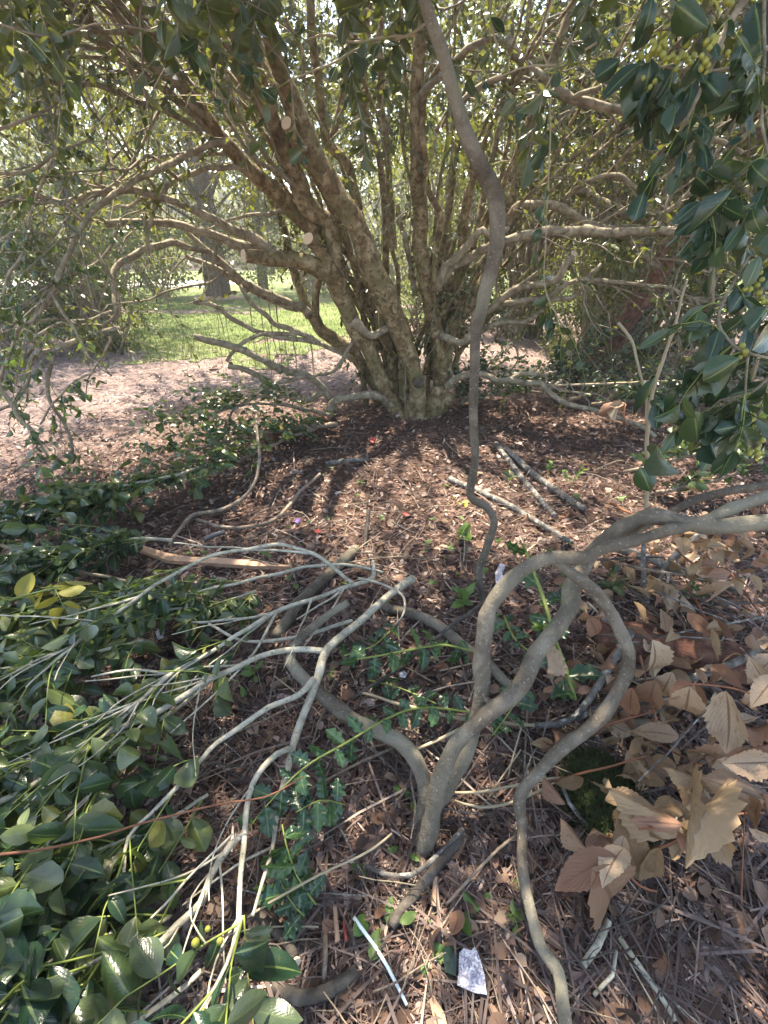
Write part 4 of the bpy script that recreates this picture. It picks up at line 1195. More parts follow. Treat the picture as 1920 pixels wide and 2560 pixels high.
for q in range(34):
    ln = PB[random.choice((0, 1, 2, 3, 7, 8, 9, 1, 2, 3))]
    a_ = ln[random.randrange(2, len(ln) - 2)]
    dirn = random.gauss(2.55, 0.28) if a_[1] < 1950 else random.gauss(2.15, 0.3)
    L_ = random.uniform(150, 420)
    w0 = random.uniform(4, 7.5)
    bend = random.gauss(0, 25)
    PB.append([(a_[0] + math.cos(dirn) * L_ * f + bend * math.sin(3.14 * f), a_[1] + math.sin(dirn) * L_ * f, a_[2] + .05 * f, w0 * (1 - .6 * f)) for f in (0, .33, .66, 1)])
leafy_branch('long pale forked branch stripped grey white, sweeping from the centre to the lower left', PB, 'g', 'bark_pale', 'leaf', 4.0, (0.12, 0.28), 0.066, (5, 9), 300, leaf_from=0.5,
             only=[1, 2, 3, 5, 6, 7, 9, 10, 11], bias=(-0.5, -0.2, 0), nberry=18)

LBS = [
    ('leafy cut branch with green berries beside the yellow leaves at the left edge', [[(360, 1600, .16, 9), (240, 1630, .2, 8), (110, 1650, .24, 7), (-60, 1680, .26, 6)]], 'leaf', 0.055, 34, 8),
    ('leafy cut branch with round mid-green leaves below the pale crossing fork', [[(520, 1710, .12, 9), (400, 1800, .16, 9), (250, 1850, .2, 8), (60, 1900, .22, 6), (-40, 1930, .22, 5)]], 'leaf', 0.058, 10, 7),
    ('leafy cut branch with dark leaves under the orange runner', [[(520, 1990, .12, 9), (380, 2070, .16, 9), (220, 2130, .2, 8), (40, 2200, .22, 6), (-60, 2240, .22, 5)]], 'leaf', 0.060, 8, 8),
    ('leafy cut branch with large glossy leaves in the lower left corner', [[(430, 2290, .16, 9), (300, 2370, .22, 9), (170, 2440, .26, 8), (20, 2520, .28, 6)]], 'leaf_dark', 0.068, 9, 9),
    ('leafy cut branch with big blue-green leaves at the bottom edge', [[(610, 2290, .2, 9), (560, 2420, .26, 8), (510, 2520, .28, 7), (450, 2620, .28, 6)]], 'leaf_dark', 0.062, 3, 4.2),
    ('leafy cut branch with narrow olive leaves against the left edge', [[(260, 1960, .2, 7), (140, 2080, .24, 7), (40, 2220, .26, 6), (-50, 2340, .28, 5)]], 'leaf', 0.064, 6, 8),
    ('small leafy cut branch lying by the split plank', [[(640, 1480, .1, 8), (520, 1515, .13, 7), (400, 1530, .16, 6), (280, 1570, .18, 5)]], 'leaf', 0.052, 12, 7),
    ('leafy cut branch with blue-green leaves above the yellow leaves', [[(430, 1350, .1, 9), (300, 1350, .16, 8), (140, 1400, .2, 7), (-30, 1450, .24, 6)]], 'leaf_dark', 0.062, 0, 10),
    ('leafy cut branch against the open mulch at far left', [[(330, 1230, .1, 9), (200, 1255, .16, 8), (60, 1290, .2, 7), (-60, 1320, .24, 6)]], 'leaf_dark', 0.060, 0, 11),
    ('leafy cut branch along the near edge of the open mulch', [[(560, 1150, .1, 9), (430, 1190, .16, 8), (300, 1215, .2, 7), (150, 1240, .22, 6)]], 'leaf', 0.056, 0, 10),
    ('tangled leafy cut branch in the lower left corner heap', [[(260, 2300, .2, 8), (150, 2380, .26, 7), (60, 2460, .3, 6), (-30, 2560, .32, 5)]], 'leaf_dark', 0.066, 6, 10),
    ('leafy cut branch spreading below the long tan stem', [[(420, 1470, .1, 8), (280, 1490, .14, 8), (130, 1530, .18, 7), (-40, 1560, .2, 6)]], 'leaf', 0.056, 8, 10),
]
for lab, sp, key, ll, nb, per in LBS:
    leafy_branch(lab, sp, 'g', 'bark_pale', key, per * 2.0, (0.14, 0.34), ll * 1.14, (7, 12), 230, bias=(-0.35, -0.25, 0.15), nberry=nb, cat='branch')

# brush round the foot of the tree and to the right
for lab, sp, key, ll, per, lim in [
    ('brushy leafy branches heaped at the left foot of the big tree', [[(840, 1060, .04, 14), (740, 1070, .12, 12), (620, 1085, .2, 10), (500, 1120, .22, 8), (420, 1150, .2, 6)], [(830, 1040, .1, 10), (700, 1010, .25, 9), (590, 1015, .3, 8), (480, 1060, .3, 6)], [(790, 1070, .06, 10), (640, 1130, .12, 8), (520, 1190, .14, 6)], [(760, 1000, .3, 7), (660, 990, .35, 7), (590, 1020, .3, 6), (560, 1070, .2, 5)]], 'leaf', 0.05, 10, 260),
    ('low dark leafy shoots right of the tree base', [[(1130, 1000, .03, 10), (1180, 950, .22, 8), (1260, 900, .35, 6)], [(1140, 1010, .03, 8), (1230, 985, .18, 7), (1340, 960, .2, 5)], [(1150, 1000, .05, 8), (1200, 960, .15, 6), (1290, 960, .2, 5)]], 'leaf_dark', 0.05, 14, 200),
    ('dark leafy brush pile beyond the hanging dead leaf', [[(1400, 1000, .05, 10), (1500, 930, .25, 9), (1640, 880, .4, 8), (1800, 850, .5, 6)], [(1380, 960, .15, 8), (1480, 870, .4, 7), (1600, 800, .55, 6)], [(1420, 1000, .1, 9), (1580, 960, .2, 8), (1760, 950, .25, 7), (1920, 940, .3, 5)], [(1480, 1010, .1, 9), (1600, 1000, .2, 8), (1720, 990, .25, 6)]], 'leaf_dark', 0.06, 16, 300),
    ('sunlit leafy brush beyond the crossing grey stems at right', [[(1560, 1180, .06, 9), (1680, 1150, .2, 8), (1820, 1110, .3, 7), (1960, 1070, .4, 6)], [(1640, 1230, .05, 9), (1760, 1210, .15, 8), (1880, 1170, .25, 6)]], 'leaf', 0.06, 12, 240),
]:
    leafy_branch(lab, sp, 'g', 'twig', key, per, (0.15, 0.4), ll, (7, 13), lim, name='brush_pile', bias=(0, 0, 0.75), up=0.4, cat='brush', twmat='twig')

# drooping leafy limbs at the left edge
LEFT = [
    [(300, 822, 2.75, 15), (235, 837, 2.7, 13), (181, 855, 2.66, 12), (137, 873, 2.62, 12), (90, 887, 2.6, 10), (72, 920, 2.58, 9), (69, 953, 2.56, 9), (36, 1003, 2.54, 8), (-30, 1040, 2.5, 8)],
    [(134, 876, 2.62, 10), (125, 924, 2.6, 10), (119, 956, 2.58, 10), (125, 996, 2.56, 9), (145, 1036, 2.54, 8), (166, 1068, 2.52, 8), (179, 1112, 2.5, 7), (181, 1160, 2.48, 6)],
    [(-20, 940, 2.3, 12), (22, 996, 2.3, 11), (54, 1050, 2.3, 10), (80, 1075, 2.3, 8), (119, 1140, 2.28, 6)],
    [(130, 400, 2.6, 6), (75, 540, 2.6, 6), (65, 620, 2.58, 7), (20, 690, 2.56, 8), (5, 750, 2.55, 8), (-20, 800, 2.5, 8)],
    [(120, 740, 2.7, 9), (60, 800, 2.66, 8), (20, 900, 2.62, 8), (-10, 980, 2.6, 8)],
    [(110, 770, 2.68, 8), (170, 700, 2.7, 7), (260, 640, 2.75, 7), (300, 560, 2.8, 6)],
    [(280, 780, 2.9, 8), (220, 800, 2.9, 8), (150, 810, 2.85, 8), (60, 860, 2.8, 7), (-30, 890, 2.75, 6)],
    [(100, 1060, 2.5, 5), (140, 1000, 2.5, 5), (190, 950, 2.5, 5), (240, 930, 2.52, 4)],
    [(-20, 330, 2.5, 8), (60, 300, 2.5, 7), (140, 260, 2.55, 6)],
    [(-30, 610, 2.6, 10), (50, 580, 2.65, 9), (120, 590, 2.7, 8), (210, 650, 2.75, 6)],
    [(-30, 180, 2.5, 12), (60, 120, 2.5, 11), (110, 40, 2.5, 10), (130, -40, 2.45, 9)],
    [(-30, 430, 2.6, 10), (60, 430, 2.65, 9), (150, 380, 2.7, 7), (230, 350, 2.75, 6)],
]
leafy_branch('drooping grey twiggy limbs with sparse leaves down the left edge', LEFT, 'y', 'bark_branch', 'leaf', 5.0, (0.12, 0.3), 0.05, (4, 8), 300, name='drooping_limb', bias=(0, 0, -0.1), droop=0.9, cat='limb', twmat='bark_branch')

# glossy foliage hanging close at the upper right, with berries
RIGHT = [
    [(1912, -40, .95, 8), (1912, 130, .95, 7), (1903, 304, .95, 7), (1925, 400, .95, 6)],
    [(1890, -40, .9, 18), (1820, 65, .92, 17), (1785, 152, .94, 14), (1740, 250, .96, 10), (1700, 330, .98, 6)],
    [(1777, 380, 1.3, 8), (1775, 530, 1.3, 8), (1773, 595, 1.3, 8), (1777, 660, 1.3, 8), (1781, 760, 1.3, 7)],
    [(1778, 460, 1.05, 8), (1829, 452, 1.03, 8), (1851, 474, 1.0, 8), (1890, 500, .98, 7), (1925, 560, .95, 6)],
    [(1875, 640, 1.0, 7), (1851, 682, 1.0, 7), (1808, 756, 1.0, 7), (1795, 805, .99, 7), (1816, 843, .98, 7), (1855, 878, .97, 7), (1935, 900, .95, 7)],
    [(1960, 700, .95, 8), (1900, 800, .98, 7), (1870, 900, 1.0, 6), (1860, 1020, 1.02, 5)],
    [(1960, 900, 1.0, 8), (1880, 980, 1.02, 7), (1800, 1000, 1.05, 6), (1760, 1040, 1.06, 5)],
    [(1960, 80, .95, 9), (1880, 150, .98, 8), (1780, 180, 1.0, 7), (1660, 170, 1.04, 6), (1560, 160, 1.06, 5)],
    [(1960, 430, .95, 9), (1880, 420, .98, 8), (1800, 480, 1.0, 7), (1740, 560, 1.02, 5)],
]
def leaf_px(lv, u0, v0, u1, v1, t0, t1=None, up=(0, -1, 0.35)):
    a, b = PT(u0, v0, t0), PT(u1, v1, t1 or t0 * 1.02)
    lv.add(a, (b - a).normalized(), Vector(up) + rvec() * 0.35, (b - a).length)


RT, rl = simple_plant('overhanging_branch', 'bark_branch', 'dark glossy leaves and yellow-green berries hanging close at the upper right', 'branch', RIGHT, 't', sides=8)
lv, tw = Leaves(), MB()
# individually placed big leaves
for a in [(1750, 505, 1672, 570, .98), (1830, 475, 1745, 590, .95), (1800, 430, 1748, 470, 1.0), (1740, 440, 1790, 480, 1.0), (1850, 895, 1769, 958, .9), (1880, 875, 1960, 810, .88),
          (1550, 150, 1478, 205, 1.05), (1600, 160, 1505, 228, 1.04), (1628, 145, 1615, 260, 1.03), (1655, 170, 1625, 260, 1.03), (1690, 160, 1640, 265, 1.05), (1745, 195, 1645, 340, 1.0),
          (1690, 10, 1765, 70, .95), (1630, -10, 1622, 110, 1.0), (1605, 140, 1590, 300, 1.05), (1850, 260, 1768, 290, .98), (1875, 250, 1850, 350, .98), (1850, 180, 1830, 290, .98), (1900, 160, 1860, 240, .98),
          (1640, 940, 1610, 1050, 1.25), (1690, 1000, 1640, 1060, 1.24), (1700, 1010, 1735, 1090, 1.24), (1740, 1045, 1735, 1050, 1.2), (1725, 1040, 1738, 1082, 1.25), (1790, 1080, 1805, 1125, 1.2), (1650, 1020, 1700, 990, 1.24),
          (1900, 640, 1870, 720, .95), (1860, 560, 1800, 640, 1.0), (1790, 600, 1740, 690, 1.05), (1880, 700, 1830, 780, 1.0), (1910, 470, 1870, 560, .96), (1700, 640, 1745, 590, 1.06)]:
    leaf_px(lv, *a)
for i in range(26):
    u = random.gauss(1790, 95)
    v = random.choice((random.uniform(0, 340), random.uniform(380, 700), random.uniform(850, 1200), random.uniform(600, 1150)))
    u = min(max(u, 1600), 1950)
    t = random.uniform(.95, 1.3)
    an = random.gauss(math.pi / 2, 0.7)
    ln = random.uniform(70, 115)
    leaf_px(lv, u, v, u + math.cos(an) * ln * 0.7, v + math.sin(an) * ln, t, t * random.uniform(.95, 1.08))
for i in (0, 1, 3, 4, 5, 6, 7, 8):
    out, rr = rl[i]
    for k in range(6):
        j = random.randrange(2, len(out) - 1)
        d = Vector((random.gauss(-0.2, 0.6), random.gauss(0, 0.5), random.gauss(-0.35, 0.4)))
        sprig(tw, lv, out[j], d, random.uniform(0.08, 0.18), 0.0018, random.randint(5, 8), 0.062, 1.2, 0.3)
for i in reversed([i for i in range(len(lv.p)) if (Vector(lv.p[i]) - CAMP).length < 0.5]):
    for s in (lv.p, lv.a, lv.n, lv.l):
        s.pop(i)
lv.build(RT, 'leaf_dark', 300, 12)
tw.build('twigs', 'twig_green', RT)['kind'] = 'stuff'
bp = []
for (u, v, n, t) in [(1650, 130, 9, 1.0), (1690, 145, 9, 1.0), (1640, 110, 5, 1.0), (1770, 160, 6, .92), (1785, 100, 5, .92), (1800, 110, 4, .92), (1720, 150, 5, 1.0), (1610, 200, 3, 1.0), (1600, 130, 5, 1.02), (1810, 5, 3, .95),
                     (1900, 605, 5, 1.0), (1895, 690, 5, 1.0), (1880, 720, 6, 1.0), (1905, 660, 4, 1.0), (1850, 875, 4, .97), (1750, 900, 8, 1.1), (1895, 1130, 8, 1.05), (1870, 1050, 6, 1.05), (1910, 760, 4, 1.0)]:
    for _ in range(n):
        bp.append(PT(u + random.gauss(0, 15), v + random.gauss(0, 13), t + random.gauss(0, .012)))
berries(RT, bp, 0.0058)

# overhanging shrub's crown, unseen above the camera, added to shade the foreground
lv2, tw2 = Leaves(), MB()
cnt = 0
while cnt < 900:
    p = Vector((random.uniform(-2.6, 2.4), random.uniform(-1.6, 2.3), random.uniform(2.15, 3.3)))
    if ((p.x - .1) / 2.6) ** 2 + ((p.y - .4) / 2.0) ** 2 > 1 or noise.noise(p * 1.1 + Vector((4, 0, 0))) < -0.34:
        continue
    q = project(p)
    if q and -150 < q[0] < 2070 and -150 < q[1] < 2700:
        continue
    cnt += 1
    sprig(tw2, lv2, p, rvec() + Vector((0, 0, .2)), random.uniform(.25, .5), .004, random.randint(12, 18), .075, .5, .6, sides=3)
lv2.build(RT, 'leaf_dark', 0, 1e9, 'foliage')
tw2.build('twigs', 'bark_branch', RT)['kind'] = 'stuff'

# the twig of paler leaves hanging over the middle
MID = [
    [(1230, -30, 1.9, 8), (1232, 60, 1.9, 6), (1250, 130, 1.9, 5)],
    [(1060, 60, 2.0, 7), (1010, 90, 2.0, 6), (930, 110, 2.0, 6), (830, 160, 1.95, 5), (720, 200, 1.9, 4)],
    [(1040, 85, 2.0, 6), (900, 105, 2.0, 6), (820, 90, 2.0, 5), (760, 100, 2.0, 4)],
    [(1390, -20, 1.7, 6), (1360, 60, 1.7, 5), (1350, 120, 1.7, 4), (1375, 220, 1.7, 4), (1370, 470, 1.7, 4), (1368, 560, 1.7, 3), (1368, 740, 1.7, 3), (1420, 830, 1.7, 3)],
    [(1560, 60, 1.6, 6), (1480, 120, 1.6, 6), (1400, 160, 1.62, 5), (1300, 170, 1.65, 4), (1220, 200, 1.68, 4)],
]
leafy_branch('thin twigs with large loose leaves hanging in front of the stems', MID, 'y', 'twig_tan', 'leaf_dark', 3.2, (0.1, 0.3), 0.058, (2, 5), 260, name='hanging_twig', droop=1.4, cat='twig', up=0.25, leaf_from=0.05)
leafy_branch('leafy twigs crossing the upper left stems close by', [[(-20, 60, 1.6, 6), (120, 90, 1.62, 5), (260, 60, 1.65, 4), (420, 90, 1.7, 4), (560, 130, 1.75, 3)], [(380, -20, 1.6, 6), (420, 50, 1.65, 5), (500, 110, 1.7, 4)], [(600, -20, 1.9, 6), (640, 80, 1.9, 5), (720, 180, 1.9, 4), (740, 330, 1.9, 3)]],
             'y', 'twig', 'leaf_dark', 4.0, (0.1, 0.25), 0.06, (3, 6), 160, name='hanging_twig', droop=1.2, cat='twig', up=0.3)

# slim twig rising at the right with its fork
leafy_branch('slim pale sapling rising from behind the grey arch at right', [[(1617, 1300, 1.5, 10), (1617, 1147, 1.5, 10), (1621, 1060, 1.5, 10), (1634, 973, 1.5, 9), (1660, 895, 1.5, 8), (1690, 800, 1.5, 7), (1720, 700, 1.52, 5)],
              [(1620, 1060, 1.5, 7), (1617, 995, 1.52, 6), (1595, 917, 1.56, 6), (1582, 856, 1.6, 7), (1547, 809, 1.64, 8)]], 'y', 'twig_tan', 'leaf', 1.0, (0.08, 0.16), 0.04, (2, 4), 60, name='sapling', cat='sapling')

# ------------------------------------------------------------------ spiny holly shoots
def spiny_shoot(label, specs, mode='g', n=14, ll=0.055, mat='twig_green'):
    mbs, lines = [], []
    for i, sp in enumerate(specs):
        mb = MB()
        lines.append(pixtube(mb, sp, mode, 6, 0.02, 0.05, 0.002, i))
        mbs.append(mb)
    T = thing('spiny_holly_shoot', lines[0][0][0], label, 'holly shoot')
    for mb in mbs:
        mb.build('stem', mat, T)
    lv = Leaves()
    for out, rr in lines:
        m = len(out)
        for i in range(n):
            f = (i + 0.5) / n * 0.98
            q = f * (m - 1)
            j = int(q)
            p = out[j].lerp(out[min(j + 1, m - 1)], q - j)
            t = (out[min(j + 1, m - 1)] - out[max(j - 1, 0)]).normalized()
            side = t.cross(Vector((0, -0.4, 1))).normalized() * (1 if i % 2 else -1)
            lv.add(p, (t * 0.5 + side + rvec() * 0.35), Vector((0, -0.3, 1)) + rvec() * 0.5, ll * random.uniform(0.75, 1.2))
    lv.build(T, 'leaf_spiny', 300, 5, wide=1.1)


spiny_shoot('spiny holly shoot upright on a yellow stem behind the grey arch', [[(1440, 1750, .12, 8), (1410, 1660, .2, 9), (1388, 1597, .26, 9), (1360, 1500, .32, 9), (1335, 1430, .36, 8), (1307, 1359, .4, 7)]], n=9, ll=0.075)
spiny_shoot('spiny holly shoot lying left of the thick looping stem', [[(1195, 1632, .1, 5), (1122, 1614, .12, 6), (1064, 1617, .13, 6), (960, 1637, .14, 5), (880, 1650, .14, 4)]], n=15, ll=0.06)
spiny_shoot('long spiny holly shoot trailing to the lower left', [[(1180, 1780, .08, 5), (1050, 1770, .12, 6), (960, 1800, .14, 6), (860, 1860, .15, 6), (760, 1920, .16, 5), (660, 2020, .16, 4), (610, 2090, .16, 3)]], n=26, ll=0.05)
spiny_shoot('small spiny holly shoot between the looping stems', [[(1260, 1540, .08, 5), (1290, 1600, .1, 5), (1340, 1640, .12, 4)], [(1230, 1840, .05, 4), (1280, 1770, .1, 4), (1300, 1720, .12, 4)], [(1440, 1720, .08, 4), (1400, 1640, .1, 4), (1340, 1600, .12, 3)]], n=8, ll=0.055)
spiny_shoot('dark blue-green spiny holly shoot beside the pale fork', [[(790, 2260, .05, 5), (745, 2190, .1, 5), (715, 2110, .14, 4), (705, 2060, .16, 4)], [(860, 2010, .06, 4), (800, 2000, .1, 4), (740, 2030, .12, 3)], [(760, 2290, .05, 4), (720, 2240, .08, 4), (690, 2180, .1, 3)]], n=8, ll=0.058)
spiny_shoot('spiny holly shoot half buried under the crossing twigs', [[(920, 1700, .03, 4), (1000, 1720, .08, 4), (1090, 1760, .1, 4)], [(990, 1560, .04, 4), (940, 1610, .09, 4), (860, 1640, .1, 4)]], n=10, ll=0.05)

# ------------------------------------------------------------------ dead brown leaves at the right
def dead_spray(label, specs, leaves, mode='t', mat='twig_orange', key='leaf_dead'):
    mbs, lines = [], []
    for i, sp in enumerate(specs):
        mb = MB()
        lines.append(pixtube(mb, sp, mode, 6, 0.02, 0.06, 0.003, i))
        mbs.append(mb)
    T = thing('dead_branch', lines[0][0][0], label, 'dead branch')
    for mb in mbs:
        mb.build('stem', mat, T)
    lv = Leaves()
    for (u0, v0, u1, v1, t0, t1) in leaves:
        leaf_px(lv, u0, v0, u1, v1, t0, t1, tuple((CAMP - PT(u0, v0, t0)).normalized() * 1.1))
    lv.build(T, key, 300, 4, wide=0.86 if key == 'leaf_tan' else 1.0)
    return T


dead_spray('dead branch of hanging red-brown toothed leaves at the right edge', [[(1990, 1780, .86, 5), (1920, 1750, .88, 5), (1830, 1722, .9, 5), (1740, 1712, .92, 5), (1690, 1710, .93, 5)]],
           [(1725, 1716, 1705, 1832, .92, .98), (1735, 1712, 1665, 1750, .92, .95), (1815, 1728, 1845, 1850, .90, .95), (1880, 1745, 1835, 1832, .88, .92), (1770, 1712, 1820, 1700, .92, .92), (1935, 1860, 1810, 1868, .88, .9), (1945, 1905, 1790, 1912, .86, .9),
            (1920, 1720, 1875, 1640, .88, .92), (1940, 1690, 1880, 1760, .86, .84), (1930, 1810, 1870, 1800, .86, .86), (1940, 2010, 1770, 1945, .86, .88), (1930, 2060, 1890, 1980, .85, .87), (1900, 2000, 1870, 2080, .85, .9), (1930, 2100, 1860, 2060, .84, .86), (1925, 1600, 1850, 1610, .95, .97), (1940, 1640, 1870, 1700, .92, .9)])
dead_spray('dead branch with a fan of large pale tan leaves low on the right', [[(1610, 2128, .92, 8), (1660, 2112, .9, 9), (1710, 2088, .88, 8), (1750, 2060, .86, 6)], [(1850, 2350, .9, 3), (1855, 2200, .9, 4), (1862, 2050, .9, 4), (1870, 1960, .9, 3)]],
           [(1752, 2055, 1705, 1855, .85, .80), (1722, 2080, 1548, 1950, .88, .90), (1680, 2108, 1575, 2010, .90, .95), (1740, 2070, 1830, 1975, .86, .84), (1765, 2062, 1800, 2110, .86, .92), (1690, 2098, 1835, 2180, .88, .84), (1735, 2070, 1790, 2000, .86, .84),
            (1600, 2200, 1565, 2070, .94, .88), (1650, 2120, 1600, 2170, .9, .95)], key='leaf_tan')
dead_spray('dead branch with two broad limp brown leaves by the moss clump', [[(1640, 2230, .88, 5), (1600, 2215, .87, 6), (1540, 2150, .85, 5)]],
           [(1540, 2140, 1375, 2205, .82, .80), (1480, 2170, 1625, 2360, .80, .86), (1530, 2110, 1420, 2010, .88, .92), (1560, 2120, 1500, 2170, .84, .78), (1470, 2130, 1410, 2030, .9, .96), (1560, 2090, 1540, 2180, .86, .83)])
dead_spray('dead curled leaves caught on the bent grey stem', [[(1600, 1640, 1.1, 5), (1625, 1740, 1.05, 6), (1640, 1800, 1.0, 5)]],
           [(1630, 1600, 1690, 1770, 1.0, 1.02), (1640, 1700, 1595, 1830, 1.02, 1.05), (1680, 1680, 1640, 1780, 1.02, 1.02), (1500, 1500, 1520, 1610, 1.15, 1.1), (1470, 1540, 1520, 1620, 1.12, 1.1), (1580, 1720, 1570, 1800, 1.0, 1.05)])
dead_spray('single crumpled orange dead leaf hung on a bare twig', [[(1565, 1010, 2.2, 4), (1560, 1040, 2.2, 4), (1570, 1065, 2.2, 4)]], [(1565, 1008, 1500, 1030, 2.2, 2.2), (1550, 1005, 1545, 1055, 2.2, 2.18), (1560, 1010, 1520, 1020, 2.19, 2.22)], key='leaf_dead')


def scatter_leaves(n, spots, key, llen, label, cat, group, name='dead_leaf', tilt=0.6, lift=0.03):
    made = 0
    while made < n:
        (u, v, su, sv, z0, z1, *own) = random.choice(spots)
        uu, vv = random.gauss(u, su), random.gauss(v, sv)
        if not (-20 < uu < 1960 and 1000 < vv < 2600):
            continue
        p = G(uu, vv, random.uniform(z0, z1))
        o = bpy.data.objects.new(name, random.choice(LEAF[key]))
        al = Vector((random.gauss(0, 1), random.gauss(0, 1), random.gauss(0, tilt * 0.6)))
        nm = Vector((random.gauss(0, tilt), random.gauss(0, tilt) - 0.2, 1))
        R = frames(np.array([al]), np.array([nm]))[0]
        l = llen * random.uniform(0.6, 1.3)
        mm = Matrix.Identity(4)
        for r in range(3):
            for c in range(3):
                mm[r][c] = R[r, c] * l
            mm[r][3] = p[r]
        o.matrix_basis = mm
        COL.objects.link(o)
        tag(o, own[0] if own else label, cat, group)
        made += 1


scatter_leaves(165, [(1780, 1480, 120, 90, .02, .3, 'dry brown leaf heaped round the whitish lichen log'), (1650, 1600, 120, 110, .02, .22, 'dry brown leaf lying over the rotting red-brown log'), (1850, 1620, 90, 120, .05, .3, 'dry brown leaf by the long slanting grey stick'),
               (1780, 1850, 120, 120, .02, .2, 'dry brown leaf under the hanging red-brown toothed leaves'), (1500, 1420, 80, 70, .02, .15, 'dry brown leaf under the crossing grey arches'), (1850, 1380, 80, 60, .05, .3, 'dry brown leaf just below the thick grey arch at the right edge'), (1500, 1700, 80, 90, .02, .12, 'dry brown leaf inside the right grey loop')],
               'leaf_dead', 0.082, 'dry brown leaf heaped among the sticks on the right', 'dead leaf', 'brown leaves heaped on the right', tilt=0.7)
scatter_leaves(95, [(1650, 1450, 110, 70, .03, .25, 'curled tan leaf round the forked grey twig'), (1800, 1380, 100, 50, .05, .3, 'curled tan leaf below the thick grey arch at right'), (1570, 1900, 90, 70, .03, .14, 'curled tan leaf above the moss clump'), (1700, 1950, 100, 120, .03, .2, 'curled tan leaf by the large pale leaf fan')],
               'leaf_tan', 0.08, 'curled tan leaf in the dry heap on the right', 'dead leaf', 'tan leaves heaped on the right', tilt=0.8)
scatter_leaves(80, [(1100, 1250, 260, 120, .005, .02, 'small fallen brown leaf on the open litter below the tree base'), (1000, 1450, 250, 100, .005, .03, 'small fallen brown leaf between the pale branch tip and the grey arch'), (1200, 2350, 220, 120, .005, .03, 'small fallen brown leaf round the white paper and straw'), (850, 1850, 200, 200, .005, .03, 'small fallen brown leaf under the pale fork and spiny shoots'), (1350, 1180, 150, 60, .005, .02, 'small fallen brown leaf among the grey lichen sticks')],
               'leaf_dead', 0.055, 'small fallen brown leaf lying flat on the dark litter', 'dead leaf', 'brown leaves scattered on the litter', tilt=0.25)
scatter_leaves(84, [(900, 1300, 250, 90, .01, .03, 'fallen pale green leaf on the open litter below the tree base'), (1250, 1450, 200, 90, .01, .03, 'fallen pale green leaf near the top of the grey arch'), (1180, 1520, 120, 120, .01, .03, 'fallen pale green leaf left of the grey arch'), (1050, 2280, 120, 120, .01, .03, 'fallen pale green leaf above the white paper'), (1300, 1300, 200, 80, .01, .03, 'fallen pale green leaf among the grey lichen sticks'), (900, 1500, 200, 200, .01, .03, 'fallen pale green leaf under the pale forked branch')],
               'leaf_young', 0.042, 'fallen pale green leaf lying on the litter', 'fallen leaf', 'green leaves fallen on the litter', 'fallen_leaf', tilt=0.25)
leafy_branch('small cluster of yellow leaves at the left edge', [[(-20, 1520, .2, 6), (60, 1490, .24, 5), (150, 1470, .26, 4)]], 'g', 'twig_green', 'leaf_yellow', 5, (0.06, 0.12), 0.085, (2, 4), 60, name='yellow_sprig', cat='leaf sprig')
scatter_leaves(4, [(1150, 1250, 18, 12, .01, .02)], 'leaf_yellow', 0.05, 'bright yellow fallen leaf below the bend of the slim trunk', 'fallen leaf', 'yellow leaves below the slim trunk', 'fallen_leaf', tilt=0.2)


# seedlings and small plants in the litter
def seedling(u, v, hgt, n, key, ll, label):
    p = G(u, v, 0)
    T = thing('seedling', p, label, 'seedling')
    mb, lv = MB(), Leaves()
    for k in range(max(1, n // 5)):
        top = p + Vector((random.gauss(0, .3) * hgt, random.gauss(0, .3) * hgt, hgt))
        sprig(mb, lv, p, top - p, hgt * random.uniform(.8, 1.2), 0.0018, 5, ll, 0.0, 0.9, leaf_from=0.35)
    mb.build('stem', 'twig_green', T)
    lv.build(T, key, 60, 4)


seedling(1430, 1215, .12, 15, 'leaf_young', .035, 'bright green seedling among the grey lichen sticks')
seedling(1365, 1190, .10, 5, 'leaf_young', .06, 'seedling with three broad leaves by the lichen stick')
seedling(1265, 1215, .09, 5, 'leaf', .05, 'seedling with drooping leaves left of the broad-leaved one')
seedling(1260, 1000, .12, 10, 'leaf_young', .05, 'pale seedling at the right foot of the tree')
seedling(1145, 1350, .06, 10, 'leaf_young', .06, 'flat pale rosette seedling below the yellow leaves')
seedling(1160, 1530, .07, 10, 'leaf_young', .07, 'pale broad-leaved seedling left of the grey arch')
seedling(1340, 1570, .08, 10, 'leaf_young', .05, 'pale seedling under the grey arch')
seedling(1700, 1500, .12, 10, 'leaf', .055, 'green seedling in the forked grey twig')
seedling(1300, 2340, .06, 5, 'leaf_young', .035, 'tiny green seedling left of the long hanging stem')
seedling(640, 1700, .05, 5, 'leaf_young', .04, 'tiny round-leaved seedling under the pale fork')
seedling(1530, 1480, .10, 10, 'leaf', .055, 'green seedling right of the grey arch')
seedling(900, 1210, .05, 5, 'leaf_young', .03, 'tiny seedling on the open litter below the tree')
seedling(1440, 840, .35, 30, 'leaf', .05, 'spindly green shrub seedling on the right mulch')


# ------------------------------------------------------------------ sticks and litter on the ground
def stick(label, sp, mat='bark_lichen', name='fallen_stick', cut=False, cat='stick', mode='g', group=None, knob=0.12, sides=9):
    mbs, lines = [], []
    specs = sp if isinstance(sp[0], list) else [sp]
    mb = MB()
    for s in specs:
        lines.append(pixtube(mb, s, mode, sides, 0.025, knob, 0.006, s[0][0] * .13))
    o = mb.build(name, mat)
    tag(o, label, cat, group)
    if cut:
        out, rr = lines[0]
        c = cut_disc(out[-1] + (out[-1] - out[-2]).normalized() * 0.003, (out[-1] - out[-2]).normalized() + Vector((0, -0.2, 0.2)), rr[-1], None)
        c.parent = o
    return o


